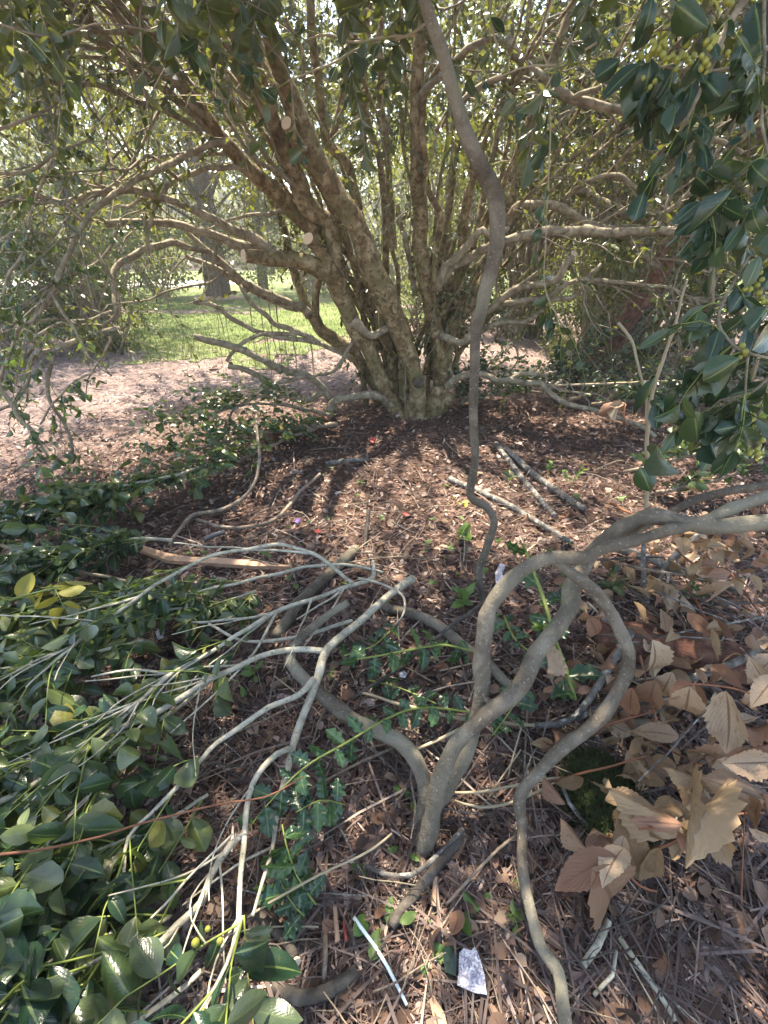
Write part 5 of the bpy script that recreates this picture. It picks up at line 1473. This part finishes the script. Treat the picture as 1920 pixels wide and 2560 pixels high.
stick('grey lichen-spotted stick running right from the bent trunk foot', [(1125, 1198, .012, 16), (1191, 1226, .014, 15), (1278, 1267, .014, 15), (1365, 1319, .016, 14), (1430, 1356, .02, 12)])
stick('upper grey lichen stick pointing at the tree base', [(1240, 1110, .012, 14), (1290, 1175, .014, 14), (1330, 1226, .014, 15), (1388, 1290, .016, 14)])
stick('grey lichen stick ending by the bright green seedling', [(1262, 1120, .015, 14), (1342, 1192, .018, 15), (1400, 1232, .018, 16), (1460, 1274, .02, 15)])
stick('whitish lichen-covered log among the brown leaves', [(1540, 1372, .05, 20), (1563, 1379, .05, 22), (1635, 1401, .06, 22), (1682, 1419, .06, 22), (1738, 1438, .06, 22), (1792, 1454, .06, 22), (1850, 1475, .06, 20)])
stick('forked grey twig standing in the brown leaves', [[(1629, 1490, .03, 12), (1660, 1426, .1, 12), (1698, 1376, .16, 12), (1745, 1332, .2, 10)], [(1654, 1501, .04, 8), (1676, 1438, .1, 8), (1712, 1370, .16, 6)], [(1619, 1506, .04, 12), (1613, 1466, .08, 12), (1607, 1401, .14, 11), (1612, 1340, .2, 10)]])
stick('long grey stick slanting out of the brown leaf heap', [(1713, 1700, .06, 17), (1807, 1667, .1, 18), (1870, 1636, .13, 18), (1930, 1588, .16, 18)])
stick('grey stick crossing behind the right arch', [[(1579, 1579, .16, 17), (1539, 1643, .13, 17), (1481, 1730, .09, 16), (1423, 1799, .05, 16), (1340, 1816, .03, 14)], [(1510, 1765, .04, 14), (1440, 1795, .04, 14)]])
stick('thick grey bow of wood under the brown leaves', [(1500, 1825, .02, 26), (1522, 1816, .03, 28), (1563, 1816, .04, 28), (1619, 1807, .05, 28), (1657, 1826, .04, 26), (1690, 1862, .02, 24)], 'bark_grey')
stick('pale stick pointing down past the moss clump', [(1396, 1940, .05, 9), (1419, 2004, .04, 10), (1447, 2042, .03, 11), (1494, 2086, .02, 12)])
stick('dark thick cut stick below the stem base', [(1162, 2091, .02, 26), (1110, 2138, .02, 28), (1047, 2219, .02, 28), (977, 2317, .02, 27)], 'bark_dark', cut=False)
stick('bluish grey stick wedged under the stem base', [(1155, 2075, .03, 13), (1085, 2150, .03, 13), (1029, 2190, .03, 12), (960, 2184, .025, 12), (910, 2165, .02, 10)])
stick('thin reddish twig slanting right of the dark stick', [(1296, 2086, .06, 7), (1191, 2178, .04, 7), (1116, 2259, .02, 6)], 'twig')
stick('pale straight stick at the lower right', [(1550, 2346, .02, 13), (1597, 2416, .02, 13), (1654, 2497, .02, 13), (1695, 2560, .02, 13)], 'bark_pale')
stick('short knobbly stick beside the long hanging stem', [[(1521, 2306, .03, 15), (1492, 2364, .025, 16), (1458, 2410, .02, 17)], [(1540, 2380, .02, 9), (1530, 2440, .02, 9), (1480, 2485, .015, 9)]], 'bark_pale')
stick('dark cut stick with a pale sawn end at lower left centre', [(630, 2275, .02, 24), (683, 2323, .02, 24), (718, 2363, .025, 25), (737, 2400, .03, 25)], 'bark_dark', cut=True)
stick('curved grey-brown bough at the bottom edge', [(685, 2460, .02, 30), (752, 2489, .025, 32), (822, 2473, .025, 32), (891, 2430, .02, 30)], 'bark_dark')
stick('short upright brown twig between the bough and the sawn stick', [(812, 2340, .03, 11), (808, 2400, .03, 12), (803, 2470, .02, 12)], 'twig')
stick('curved brown root looping behind the grey arch', [(940, 1512, .02, 22), (1029, 1533, .03, 26), (1093, 1562, .04, 27), (1151, 1608, .04, 27), (1225, 1668, .03, 26), (1290, 1730, .02, 24)], 'bark_grey', 'root', cat='root')
stick('thin straight dark stick crossing to the slim trunk foot', [(1240, 1486, .09, 10), (1110, 1579, .08, 9), (1024, 1649, .07, 9), (960, 1695, .06, 8), (880, 1750, .05, 7)], 'bark_dark')
stick('long pale stem lying across the looping stems', [(900, 1735, .05, 6), (1024, 1766, .06, 9), (1134, 1793, .06, 10), (1238, 1805, .06, 10), (1336, 1814, .05, 9)], 'twig_tan')
stick('short pale stalk pointing at the crossing stems', [(1010, 1890, .05, 7), (1080, 1855, .06, 8), (1155, 1820, .07, 8)], 'twig_tan')
stick('thick grey stick running under the pale branch', [(890, 1372, .02, 26), (833, 1423, .03, 27), (775, 1481, .03, 28), (735, 1527, .03, 28), (690, 1590, .02, 26)], 'bark_grey')
stick('slender brown twig curling up left of the open litter', [(420, 1366, .02, 9), (440, 1335, .03, 9), (480, 1290, .04, 10), (550, 1275, .05, 10), (608, 1244, .08, 9), (640, 1200, .14, 8), (648, 1140, .22, 8), (643, 1080, .3, 7), (640, 1030, .36, 6)], 'twig')
stick('bowed brown twig on the litter left of centre', [(490, 1300, .03, 8), (579, 1319, .03, 9), (666, 1307, .03, 9), (706, 1284, .04, 9), (752, 1226, .06, 8), (800, 1185, .08, 7)], 'twig')
stick('reddish weathered log at the left foot of the tree', [(665, 1098, .04, 28), (726, 1078, .05, 30), (762, 1064, .05, 28), (820, 1050, .05, 24)], 'rot', 'fallen_log', cat='log')
stick('dark upright twig stub on the open litter', [(922, 1275, .10, 10), (918, 1310, .05, 10), (912, 1362, .01, 9)], 'bark_dark')
stick('long tan stem lying from the left edge', [(-20, 1356, .16, 9), (72, 1389, .15, 9), (145, 1418, .14, 9), (235, 1436, .13, 8), (325, 1456, .12, 7), (410, 1490, .1, 5)], 'twig_tan')
stick('orange-brown runner stretching in from the left edge', [(-20, 2134, .34, 7), (80, 2126, .33, 7), (174, 2108, .32, 6), (250, 2096, .31, 6), (318, 2074, .3, 6), (390, 2046, .29, 5), (463, 2028, .28, 5), (579, 2007, .26, 5), (665, 1990, .25, 4), (760, 1945, .23, 3)], 'twig_orange', 'runner', cat='runner', knob=0.25)
stick('straight thin tan cane lying level beyond the hanging leaf', [(1350, 963, .3, 5), (1504, 960, .28, 6), (1656, 954, .3, 6), (1790, 962, .3, 6)], 'twig_tan')
stick('pale lichen stick below the tree base left of centre', [(815, 1160, .012, 10), (860, 1152, .014, 11), (920, 1150, .014, 10)])
stick('rotting red-brown log half hidden by brown leaves', [(1500, 1600, .06, 90), (1600, 1610, .06, 95), (1720, 1630, .06, 95), (1850, 1665, .05, 90), (1960, 1700, .04, 85)], 'rot', 'rotten_log', cat='log', knob=0.25, sides=14)
stick('bare tan twig crossing right of the stem bases', [(1140, 1982, .05, 6), (1230, 1975, .06, 7), (1330, 1955, .06, 7), (1395, 1945, .06, 6)], 'twig_tan')
stick('bare tan twig under the first one beside the stem bases', [(1140, 2002, .05, 5), (1200, 2015, .05, 7), (1290, 2005, .05, 7), (1390, 1955, .06, 5)], 'twig_tan')
stick('long thin tan twig from the pale fork to the stem bases', [(620, 2290, .1, 6), (760, 2210, .1, 6), (900, 2140, .09, 6), (980, 2080, .08, 5)], 'twig_tan')

# splintered plank
mb = MB()
pl = [(315, 1362, 3), (345, 1366, 14), (420, 1392, 18), (480, 1398, 12), (560, 1402, 15), (640, 1409, 12), (725, 1414, 3)]
top, bot = [], []
for (u, v, wd) in pl:
    a, b = G(u, v - wd / 2, .03 + .008 * random.random()), G(u, v + wd / 2, .03)
    top.append(a); bot.append(b)
for a, b in zip(top, bot):
    mb.v += [tuple(a), tuple(b), tuple(a - Vector((0, 0, .018))), tuple(b - Vector((0, 0, .018)))]
for i in range(len(pl) - 1):
    q = 4 * i
    mb.f += [(q, q + 1, q + 5, q + 4), (q + 2, q + 6, q + 7, q + 3), (q + 1, q + 3, q + 7, q + 5), (q, q + 4, q + 6, q + 2)]
mb.smooth = False
tag(mb.build('split_plank', 'splinter'), 'long splintered strip of orange-tan wood left of centre', 'wood splinter')


def flat_piece(name, pix, z, thick, mat, label, cat, crumple=0.004, sub=1):
    mb = MB()
    P = [G(u, v, z + random.uniform(0, crumple)) for (u, v) in pix]
    c = sum(P, Vector()) / len(P) + Vector((0, 0, crumple))
    n = len(P)
    mb.v = [tuple(p) for p in P] + [tuple(c)] + [tuple(p - Vector((0, 0, thick))) for p in P]
    for i in range(n):
        j = (i + 1) % n
        mb.f.append((i, n, j))
        mb.f.append((i, j, n + 1 + j, n + 1 + i))
    mb.f.append(tuple(range(n + 1, 2 * n + 1)))
    mb.smooth = False
    return tag(mb.build(name, mat), label, cat)


flat_piece('paper_scrap', [(1148, 2382), (1160, 2370), (1178, 2376), (1186, 2368), (1193, 2378), (1205, 2412), (1212, 2440), (1217, 2486), (1188, 2482), (1160, 2470), (1143, 2462), (1147, 2430)], .03, .003, 'paper', 'torn piece of white flecked paper on the litter at the bottom', 'paper', 0.003)
flat_piece('glass_shard', [(1106, 2366), (1140, 2362), (1144, 2400), (1140, 2440), (1112, 2430)], .025, .004, 'glass', 'dark green shard beside the white paper', 'glass shard')
flat_piece('foil_scrap', [(660, 2378), (675, 2370), (688, 2384), (682, 2410), (672, 2414), (662, 2398)], .02, .003, 'paper', 'crumpled white scrap left of the sawn stick', 'scrap', 0.01)
flat_piece('wrapper', [(388, 1580), (402, 1568), (412, 1572), (408, 1594), (395, 1598)], .05, .003, 'paper', 'white wrapper bit under the leafy branches at left', 'wrapper', 0.01)
flat_piece('red_wrapper', [(392, 1562), (400, 1550), (425, 1540), (428, 1546), (404, 1560), (400, 1572)], .055, .003, 'red', 'red wrapper strip beside the white bit', 'wrapper', 0.008)
flat_piece('plastic_scrap', [(1238, 1432), (1250, 1408), (1264, 1412), (1256, 1436), (1262, 1454), (1240, 1458)], .03, .003, 'paper', 'white plastic scrap between the slim trunk and the grey arch', 'scrap', 0.012)
flat_piece('white_petal', [(997, 1682), (1010, 1676), (1018, 1684), (1012, 1694), (1000, 1692)], .05, .003, 'paper', 'tiny white petal-like scrap by the spiny shoot', 'scrap', 0.008)
flat_piece('red_scrap', [(1006, 1282), (1016, 1280), (1026, 1288), (1014, 1291)], .02, .003, 'red', 'red scrap on the open litter in the middle', 'scrap')
flat_piece('red_petal', [(785, 1328), (796, 1322), (804, 1328), (794, 1334)], .02, .003, 'red', 'small red scrap left of the dark twig stub', 'scrap')
flat_piece('red_tag', [(926, 1092), (938, 1096), (934, 1108), (924, 1103)], .02, .003, 'red', 'red scrap just below the tree base', 'scrap')
flat_piece('red_sliver', [(856, 2302), (864, 2300), (870, 2352), (862, 2356)], .02, .003, 'red', 'narrow red plastic sliver at the bottom beside the white straw', 'scrap')
flat_piece('purple_scrap', [(736, 1303), (745, 1294), (752, 1300), (744, 1309)], .02, .003, 'purple', 'small purple scrap on the litter left of centre', 'scrap')
flat_piece('wood_chip', [(832, 2268), (842, 2264), (850, 2350), (838, 2358)], .02, .006, 'splinter', 'long tan wood chip next to the red sliver', 'wood chip')
flat_piece('wood_chip', [(1083, 2192), (1092, 2190), (1090, 2265), (1078, 2262)], .02, .006, 'splinter', 'pale tan wood chip above the white paper', 'wood chip')
flat_piece('wood_chip', [(1073, 2500), (1084, 2488), (1110, 2530), (1120, 2570), (1092, 2580)], .02, .008, 'splinter', 'broken tan wood chip on the bottom edge below the paper', 'wood chip')
flat_piece('wood_chip', [(1332, 2470), (1345, 2465), (1366, 2490), (1358, 2500), (1338, 2488)], .02, .008, 'splinter', 'blocky pink wood chip beside the hanging stem', 'wood chip')
o = stick('thin white plastic straw lying slanted at the bottom', [(884, 2294, .025, 9), (940, 2370, .025, 9), (1020, 2508, .025, 8)], 'straw', 'drinking_straw', cat='straw', knob=0)
o = stick('short dark grey pipe offcut on the litter at left', [(512, 1350, .03, 13), (535, 1340, .03, 13), (562, 1330, .03, 12)], 'pipe', 'pipe_offcut', cat='pipe', knob=0)

for k in range(26):
    u, v = random.gauss(1700, 110), random.gauss(1700, 190)
    a = random.gauss(0.5, 0.9)
    ln = random.uniform(60, 170)
    stick('thin bare twig tangled in the brown leaf heap', [(u - math.cos(a) * ln, v - math.sin(a) * ln * .6, random.uniform(.04, .2), random.uniform(4, 8)), (u, v, random.uniform(.08, .22), random.uniform(4, 8)), (u + math.cos(a) * ln, v + math.sin(a) * ln * .6, random.uniform(.04, .2), 4)],
          random.choice(('twig', 'twig_orange', 'bark_lichen', 'bark_dark')), 'bare_twig', cat='twig', group='bare twigs in the leaf heap', sides=5)

# mossy clump
mb = MB()
c = G(1510, 2020, 0)
for i in range(15):
    for j in range(28):
        th, ph = math.pi * 0.55 * i / 14, 2 * math.pi * j / 28
        d = Vector((math.sin(th) * math.cos(ph), math.sin(th) * math.sin(ph), math.cos(th)))
        r = 1 + 0.25 * noise.noise(d * 2.3) + 0.12 * noise.noise(d * 8)
        mb.v.append(tuple(c + Vector((d.x * .085, d.y * .12, d.z * .07)) * r))
for i in range(14):
    for j in range(28):
        j2 = (j + 1) % 28
        mb.f.append((i * 28 + j, (i + 1) * 28 + j, (i + 1) * 28 + j2, i * 28 + j2))
MOSS = mb.build('mossy_stone', 'moss')
tag(MOSS, 'dark mossy lump between the brown leaves and the hanging stem', 'mossy stone')
n = 2600
dd = rng.normal(size=(n, 3)); dd[:, 2] = np.abs(dd[:, 2]); dd /= np.linalg.norm(dd, axis=1, keepdims=True)
pp = np.array(c) + dd * np.array([.088, .123, .073]) * rng.uniform(.95, 1.12, (n, 1))
R = frames(dd + rng.normal(0, .4, (n, 3)), rng.normal(0, 1, (n, 3)))
mo = stuff_mesh('moss_tuft', T_LEAF_V * np.array([.4, 1, 1]), T_LEAF_F, R * rng.uniform(.008, .018, (n, 1, 1)), pp, 'moss', None)
mo.parent = MOSS
mo['kind'] = 'stuff'

# loose twigs, singly
TWIGS = []
for k in range(8):
    mb = MB()
    pts = [Vector((-.5, 0, 0))]
    for i in range(4):
        pts.append(pts[-1] + Vector((.25, random.gauss(0, .03), random.gauss(0, .015))))
    tube(mb, pts, [.012, .012, .010, .009, .006], 5, .1, .1)
    if k % 2:
        tube(mb, [pts[2], pts[2] + Vector((.12, .08, .02)), pts[2] + Vector((.25, .13, .02))], [.007, .006, .003], 4, .1)
    me = bpy.data.meshes.new('dry_twig')
    me.from_pydata(mb.v, [], mb.f)
    me.polygons.foreach_set('use_smooth', [True] * len(me.polygons))
    me.materials.append(M[('twig', 'twig', 'twig', 'bark_dark', 'twig', 'bark_lichen', 'twig_tan', 'bark_dark')[k]])
    TWIGS.append(me)
for k in range(230):
    q = random.random()
    if q < .35:
        u, v = random.uniform(500, 1900), random.uniform(1900, 2600)
    elif q < .75:
        u, v = random.uniform(350, 1700), random.uniform(1350, 2000)
    else:
        u, v = random.uniform(450, 1700), random.uniform(1080, 1400)
    p = G(u, v, random.uniform(.006, .05))
    o = bpy.data.objects.new('dry_twig', random.choice(TWIGS))
    o.location = p
    o.rotation_euler = (random.uniform(0, 6.28), random.gauss(0, .12), random.uniform(0, 6.28))
    s = random.uniform(.07, .20) if v > 1950 else random.uniform(.10, .34)
    o.scale = (s, s * .9, s * .9)
    COL.objects.link(o)
    tag(o, ('thin dry twig on the litter round the white paper and straw at the bottom' if q < .35 else 'thin dry twig under the pale forked branch and looping stems' if q < .75 else 'thin dry twig on the open litter below the tree base'), 'twig', 'loose twigs on the litter')

# ------------------------------------------------------------------ shrubs and trees behind
def leafy_blob(lv, c, rad, n, ll, hollow=0.55):
    for _ in range(n):
        d = rvec().normalized()
        q = random.uniform(hollow, 1.0)
        p = Vector(c) + Vector((d.x * rad[0], d.y * rad[1], d.z * rad[2])) * q
        if p.z < 0.02:
            continue
        lv.add(p, d * 0.6 + rvec() * 0.8 + Vector((0, 0, -0.3)), d * 0.4 + Vector((0, 0, 0.7)) + rvec() * 0.6, ll * random.uniform(.6, 1.3))


def bg_tree(label, x, y, h, spread, trunk_r, nclump, per, ll, key='leaf_far', name='background_tree', low=0.35, lean=0.0, group=None, bark='bark_dark', limbs=5, csize=(.16, .3)):
    T = thing(name, (x, y, 0), label, 'tree', group)
    mb = MB()
    base = Vector((x, y, -0.05))
    topp = base + Vector((lean, random.gauss(0, .2), h * 0.8))
    mid = base.lerp(topp, .5) + Vector((random.gauss(0, .15), random.gauss(0, .15), 0))
    tube(mb, [base, base.lerp(mid, .5), mid, topp], [trunk_r * 1.25, trunk_r, trunk_r * .75, trunk_r * .25], 10, .3, .1)
    mb.build('trunk', bark, T)
    lv = Leaves()
    for k in range(nclump):
        a = random.uniform(0, 6.28)
        f = low + (1 - low) * random.random()
        wdt = spread * (0.35 + 0.75 * math.sin(math.pi * min(1, (f - low) / (1 - low) * .8 + .2))) * math.sqrt(random.random())
        c = base + Vector((math.cos(a) * wdt + lean * f, math.sin(a) * wdt, h * f))
        s = spread * random.uniform(*csize)
        leafy_blob(lv, c, (s, s, s * .7), per, ll, .3)
        if k < limbs * 3:
            m2 = MB()
            st = base.lerp(topp, max(.15, f * .8))
            tube(m2, [st, st.lerp(c, .5) + Vector((0, 0, .1 * s)), c], [trunk_r * .3, trunk_r * .2, trunk_r * .06], 5, .3, .1)
            m2.build('limb', bark, T)
    lv.build(T, key, 0, 1e9, 'crown', far=True)
    return T


def bg_shrub(label, x, y, rx, ry, h, n, ll, key='leaf_far', ntw=14, group=None, name='shrub', twmat='twig'):
    T = thing(name, (x, y, 0), label, 'shrub', group)
    mb, lv = MB(), Leaves()
    for k in range(ntw):
        a = random.uniform(0, 6.28)
        q = random.uniform(.3, 1)
        e = Vector((x + math.cos(a) * rx * q, y + math.sin(a) * ry * q, h * random.uniform(.5, 1)))
        b = Vector((x + random.gauss(0, .15), y + random.gauss(0, .15), 0))
        m = b.lerp(e, .5) + rvec() * .15
        tube(mb, [b, m, e], [.02, .013, .005], 5, .2, .1)
    mb.build('stem', twmat, T)
    for k in range(26):
        a = random.uniform(0, 6.28)
        q = math.sqrt(random.random())
        zz = h * random.uniform(.08, 1)
        sh = math.sqrt(max(.1, 1 - (zz / h) ** 2 * .7))
        c = (x + math.cos(a) * rx * q * sh, y + math.sin(a) * ry * q * sh, zz)
        s = random.uniform(.22, .42) * min(rx, h)
        leafy_blob(lv, c, (s, s, s * .8), n // 26, ll, .2)
    lv.build(T, key, 0, 1e9, 'foliage', far=True)
    return T


# left side
bg_tree('purple-grey trunked tree at the left behind the drooping limbs', -6.4, 7.6, 9.5, 3.4, .16, 95, 210, .085, low=.18, lean=-.5)
bg_tree('second leafy tree further left behind the drooping limbs', -8.6, 9.5, 9.5, 3.6, .15, 85, 200, .10, low=.15)
bg_shrub('leafy shrub bank at the left edge of the open mulch', -4.9, 5.9, 1.2, 1.2, 1.5, 5200, .06, 'leaf')
bg_shrub('dense shrub left of the lawn', -6.2, 7.9, 1.6, 1.4, 2.0, 5200, .07)
bg_shrub('shrub at the far left edge beside the mulch', -5.6, 4.3, 1.2, 1.1, 2.2, 4800, .06, 'leaf')
# beyond the lawn
for i, (x, y, h, s, lab) in enumerate([(-9.5, 17, 10, 3.6, 'broad pale green tree beyond the left of the lawn'), (-2.2, 22, 15, 4.5, 'tall tree beyond the road seen over the lawn'), (-13, 24, 12, 4.5, 'tall tree at far left beyond the road'),
                                       (1.5, 26, 12, 4.5, 'tall tree behind the middle stems'), (6.5, 19, 11, 4.2, 'tree behind the right-hand stems'), (12, 22, 12, 5, 'far tree behind the right thicket'), (-8, 36, 13, 5, 'farthest tree over the road'),
                                       (5, 34, 13, 5, 'farthest tree behind the right stems'), (18, 20, 12, 5, 'tree at the far right'), (-18, 15, 11, 4.5, 'tree at the far left edge')]):
    bg_tree(lab, x, y, h * (.72 if x < 0 else 1), s, .22, 40 if x < 0 else 50, 120, .20, low=.14, csize=(.2, .36))
# two dark trunks on the mulch ring
for (u, lab) in ((535, 'left dark trunk of the pair on the lawn'), (562, 'right dark trunk of the pair on the lawn')):
    p = PY(u, 745, 15.5 if u < 550 else 16.2)
    bg_tree(lab, p.x, p.y, 7.5, 2.6, .20, 40, 110, .16, low=.20, csize=(.2, .34), name='dark_trunk_tree')
flat = []
mb = MB()
pc = PY(545, 748, 15.6)
for j in range(24):
    a = 6.28 * j / 24
    r = .75 * (1 + .15 * math.sin(3 * a))
    mb.v += [(pc.x + math.cos(a) * r, pc.y + math.sin(a) * r, .016), (pc.x + math.cos(a) * r * .5, pc.y + math.sin(a) * r * .5, .09)]
mb.f = [(2 * j, 2 * ((j + 1) % 24), 2 * ((j + 1) % 24) + 1, 2 * j + 1) for j in range(24)] + [tuple(2 * j + 1 for j in range(24))]
tag(mb.build('mulch_ring', 'splinter'), 'ring of red mulch round the pair of dark trunks', 'mulch ring')
# grey-green mound shrub behind the stems and the right thicket
bg_shrub('rounded grey-green shrub seen between the stems', .55, 8.6, .75, .7, .95, 5200, .04)
bg_shrub('feathery small-leaved shrub on the right mulch', 2.5, 5.5, .85, .75, 1.35, 6500, .035)
bg_shrub('thicket shrub with brown twigs behind the feathery one', 3.6, 6.6, 1.3, 1.1, 2.4, 6500, .05, ntw=40)
bg_shrub('leafy thicket shrub at the right edge', 4.6, 5.0, 1.1, 1.2, 2.3, 6200, .06, 'leaf', ntw=30)
bg_shrub('tall thicket shrub far right', 6.4, 7.0, 1.6, 1.5, 3.2, 6500, .07, ntw=30)
bg_shrub('tall thicket shrub behind the right horizontal branch', 2.4, 8.8, 1.5, 1.3, 3.3, 7500, .065, ntw=30)
bg_shrub('thicket shrub behind the right stems on the lawn edge', 4.6, 9.6, 1.8, 1.5, 3.6, 7500, .07, ntw=30)
bg_tree('leaning red-barked tree behind the upper right leaves', 2.3, 5.2, 6.5, 2.4, .11, 60, 150, .065, key='leaf_crown', low=.30, lean=1.6, bark='rot', name='leaning_tree')
bg_tree('leafy tree behind the thicket at right', 4.8, 7.4, 8.0, 2.8, .15, 60, 170, .085, low=.30)
bg_tree('leafy tree closing the gap behind the stems', 2.2, 14.5, 9.0, 2.8, .17, 55, 150, .12, low=.25)
bg_tree('leafy tree rising behind the upper left stems', -4.6, 19.0, 11.0, 3.0, .16, 52, 150, .15, low=.30)

bg_shrub('twiggy thicket shrub just behind the right stems', 2.3, 7.9, 1.0, .9, 3.4, 6500, .05, ntw=70)
bg_shrub('twiggy brown thicket under the long horizontal branch', 3.1, 6.3, 1.0, .9, 2.9, 6000, .05, ntw=70)
bg_shrub('tall leafy shrub behind the crossing right branches', 3.4, 7.6, 1.5, 1.2, 4.6, 8000, .06, ntw=60)
bg_shrub('tall leafy shrub behind the upper right leaves', 5.6, 6.2, 1.6, 1.4, 4.8, 8000, .07, ntw=50)
bg_shrub('leafy shrub filling the gap right of the stems', 1.2, 9.6, 1.3, 1.2, 3.6, 7500, .06, ntw=40)
bg_shrub('tall loose shrub beyond the lawn behind the left stubs', -2.6, 17.5, 2.6, 1.8, 4.6, 7500, .12, ntw=30)
bg_shrub('pale green shrub row beyond the left of the lawn', -7.2, 16.0, 2.6, 1.8, 4.4, 7500, .12, ntw=30)
bg_shrub('loose shrub beyond the lawn behind the middle stems', .6, 18.5, 2.6, 1.8, 5.0, 7500, .12, ntw=30)
bg_tree('leafy tree overhanging the left side of the lawn', -5.9, 10.0, 9.5, 3.0, .15, 85, 200, .09, low=.36, lean=.5)
bg_shrub('twiggy shrub under the drooping limbs at far left', -4.1, 6.8, .9, .9, 1.7, 5200, .05, ntw=60)
# low brick planter on the far lawn
def box(mb, x0, x1, y0, y1, z0, z1):
    b = len(mb.v)
    mb.v += [(x0, y0, z0), (x1, y0, z0), (x1, y1, z0), (x0, y1, z0), (x0, y0, z1), (x1, y0, z1), (x1, y1, z1), (x0, y1, z1)]
    mb.f += [tuple(b + i for i in f) for f in ((0, 1, 5, 4), (1, 2, 6, 5), (2, 3, 7, 6), (3, 0, 4, 7), (4, 5, 6, 7), (3, 2, 1, 0))]


pp_ = PY(775, 722, 20.0)
PLT = thing('brick_planter', (pp_.x, 20, 0), 'low pinkish brick planter on the far lawn seen between the left stems', 'planter')
mb = MB(); mb.smooth = False
box(mb, pp_.x - .5, pp_.x + .5, 20, 21, 0, .55)
mb.build('wall', 'brick_far', PLT)
mb = MB(); mb.smooth = False
box(mb, pp_.x - .58, pp_.x + .58, 19.92, 21.08, .552, .66)
mb.build('coping', 'splinter', PLT)

# a far wood closing the horizon
LVF = Leaves()
n = 26000
th = rng.uniform(-1.25, 1.25, n)
rr_ = rng.uniform(48, 75, n)
zz = rng.random(n) ** .8 * (7 + 2.5 * np.sin(th * 9) + 1.5 * np.sin(th * 23 + 1))
pp = np.stack([np.sin(th) * rr_, np.cos(th) * rr_, zz], 1)
R = frames(rng.normal(size=(n, 3)), rng.normal(size=(n, 3)) + np.array([0, -.6, .6]))
fo = stuff_mesh('far_wood', T_FAR_V * np.array([1.5, 1, 1]), T_FAR_F, R * rng.uniform(.7, 1.5, (n, 1, 1)), pp, 'leaf_far')
tag(fo, 'far wooded edge closing the view beyond the road', 'wood', kind='stuff')

# ------------------------------------------------------------------ thin added veil standing in for lens glare and lifted shadows
hm = bpy.data.materials.new('glare_veil')
hm.use_nodes = True
hn = hm.node_tree
hn.nodes.remove(hn.nodes['Principled BSDF'])
pv = hn.nodes.new('ShaderNodeVolumePrincipled')
pv.inputs['Color'].default_value = (0.97, 0.97, 0.94, 1)
pv.inputs['Density'].default_value = GLARE_VEIL
pv.inputs['Anisotropy'].default_value = 0.3
hn.links.new(pv.outputs[0], hn.nodes['Material Output'].inputs['Volume'])
me = bpy.data.meshes.new('glare_veil')
X0, X1, Y0, Y1, Z0, Z1 = -104, 104, -54, 104, -1.2, 15.5
me.from_pydata([(X0, Y0, Z0), (X1, Y0, Z0), (X1, Y1, Z0), (X0, Y1, Z0), (X0, Y0, Z1), (X1, Y0, Z1), (X1, Y1, Z1), (X0, Y1, Z1)], [],
               [(0, 3, 2, 1), (4, 5, 6, 7), (0, 1, 5, 4), (1, 2, 6, 5), (2, 3, 7, 6), (3, 0, 4, 7)])
me.materials.append(hm)
hz = bpy.data.objects.new('glare_veil', me)
COL.objects.link(hz)
tag(hz, 'added thin veil in the air standing in for lens glare and lifted shadows', 'glare_veil', kind='stuff')
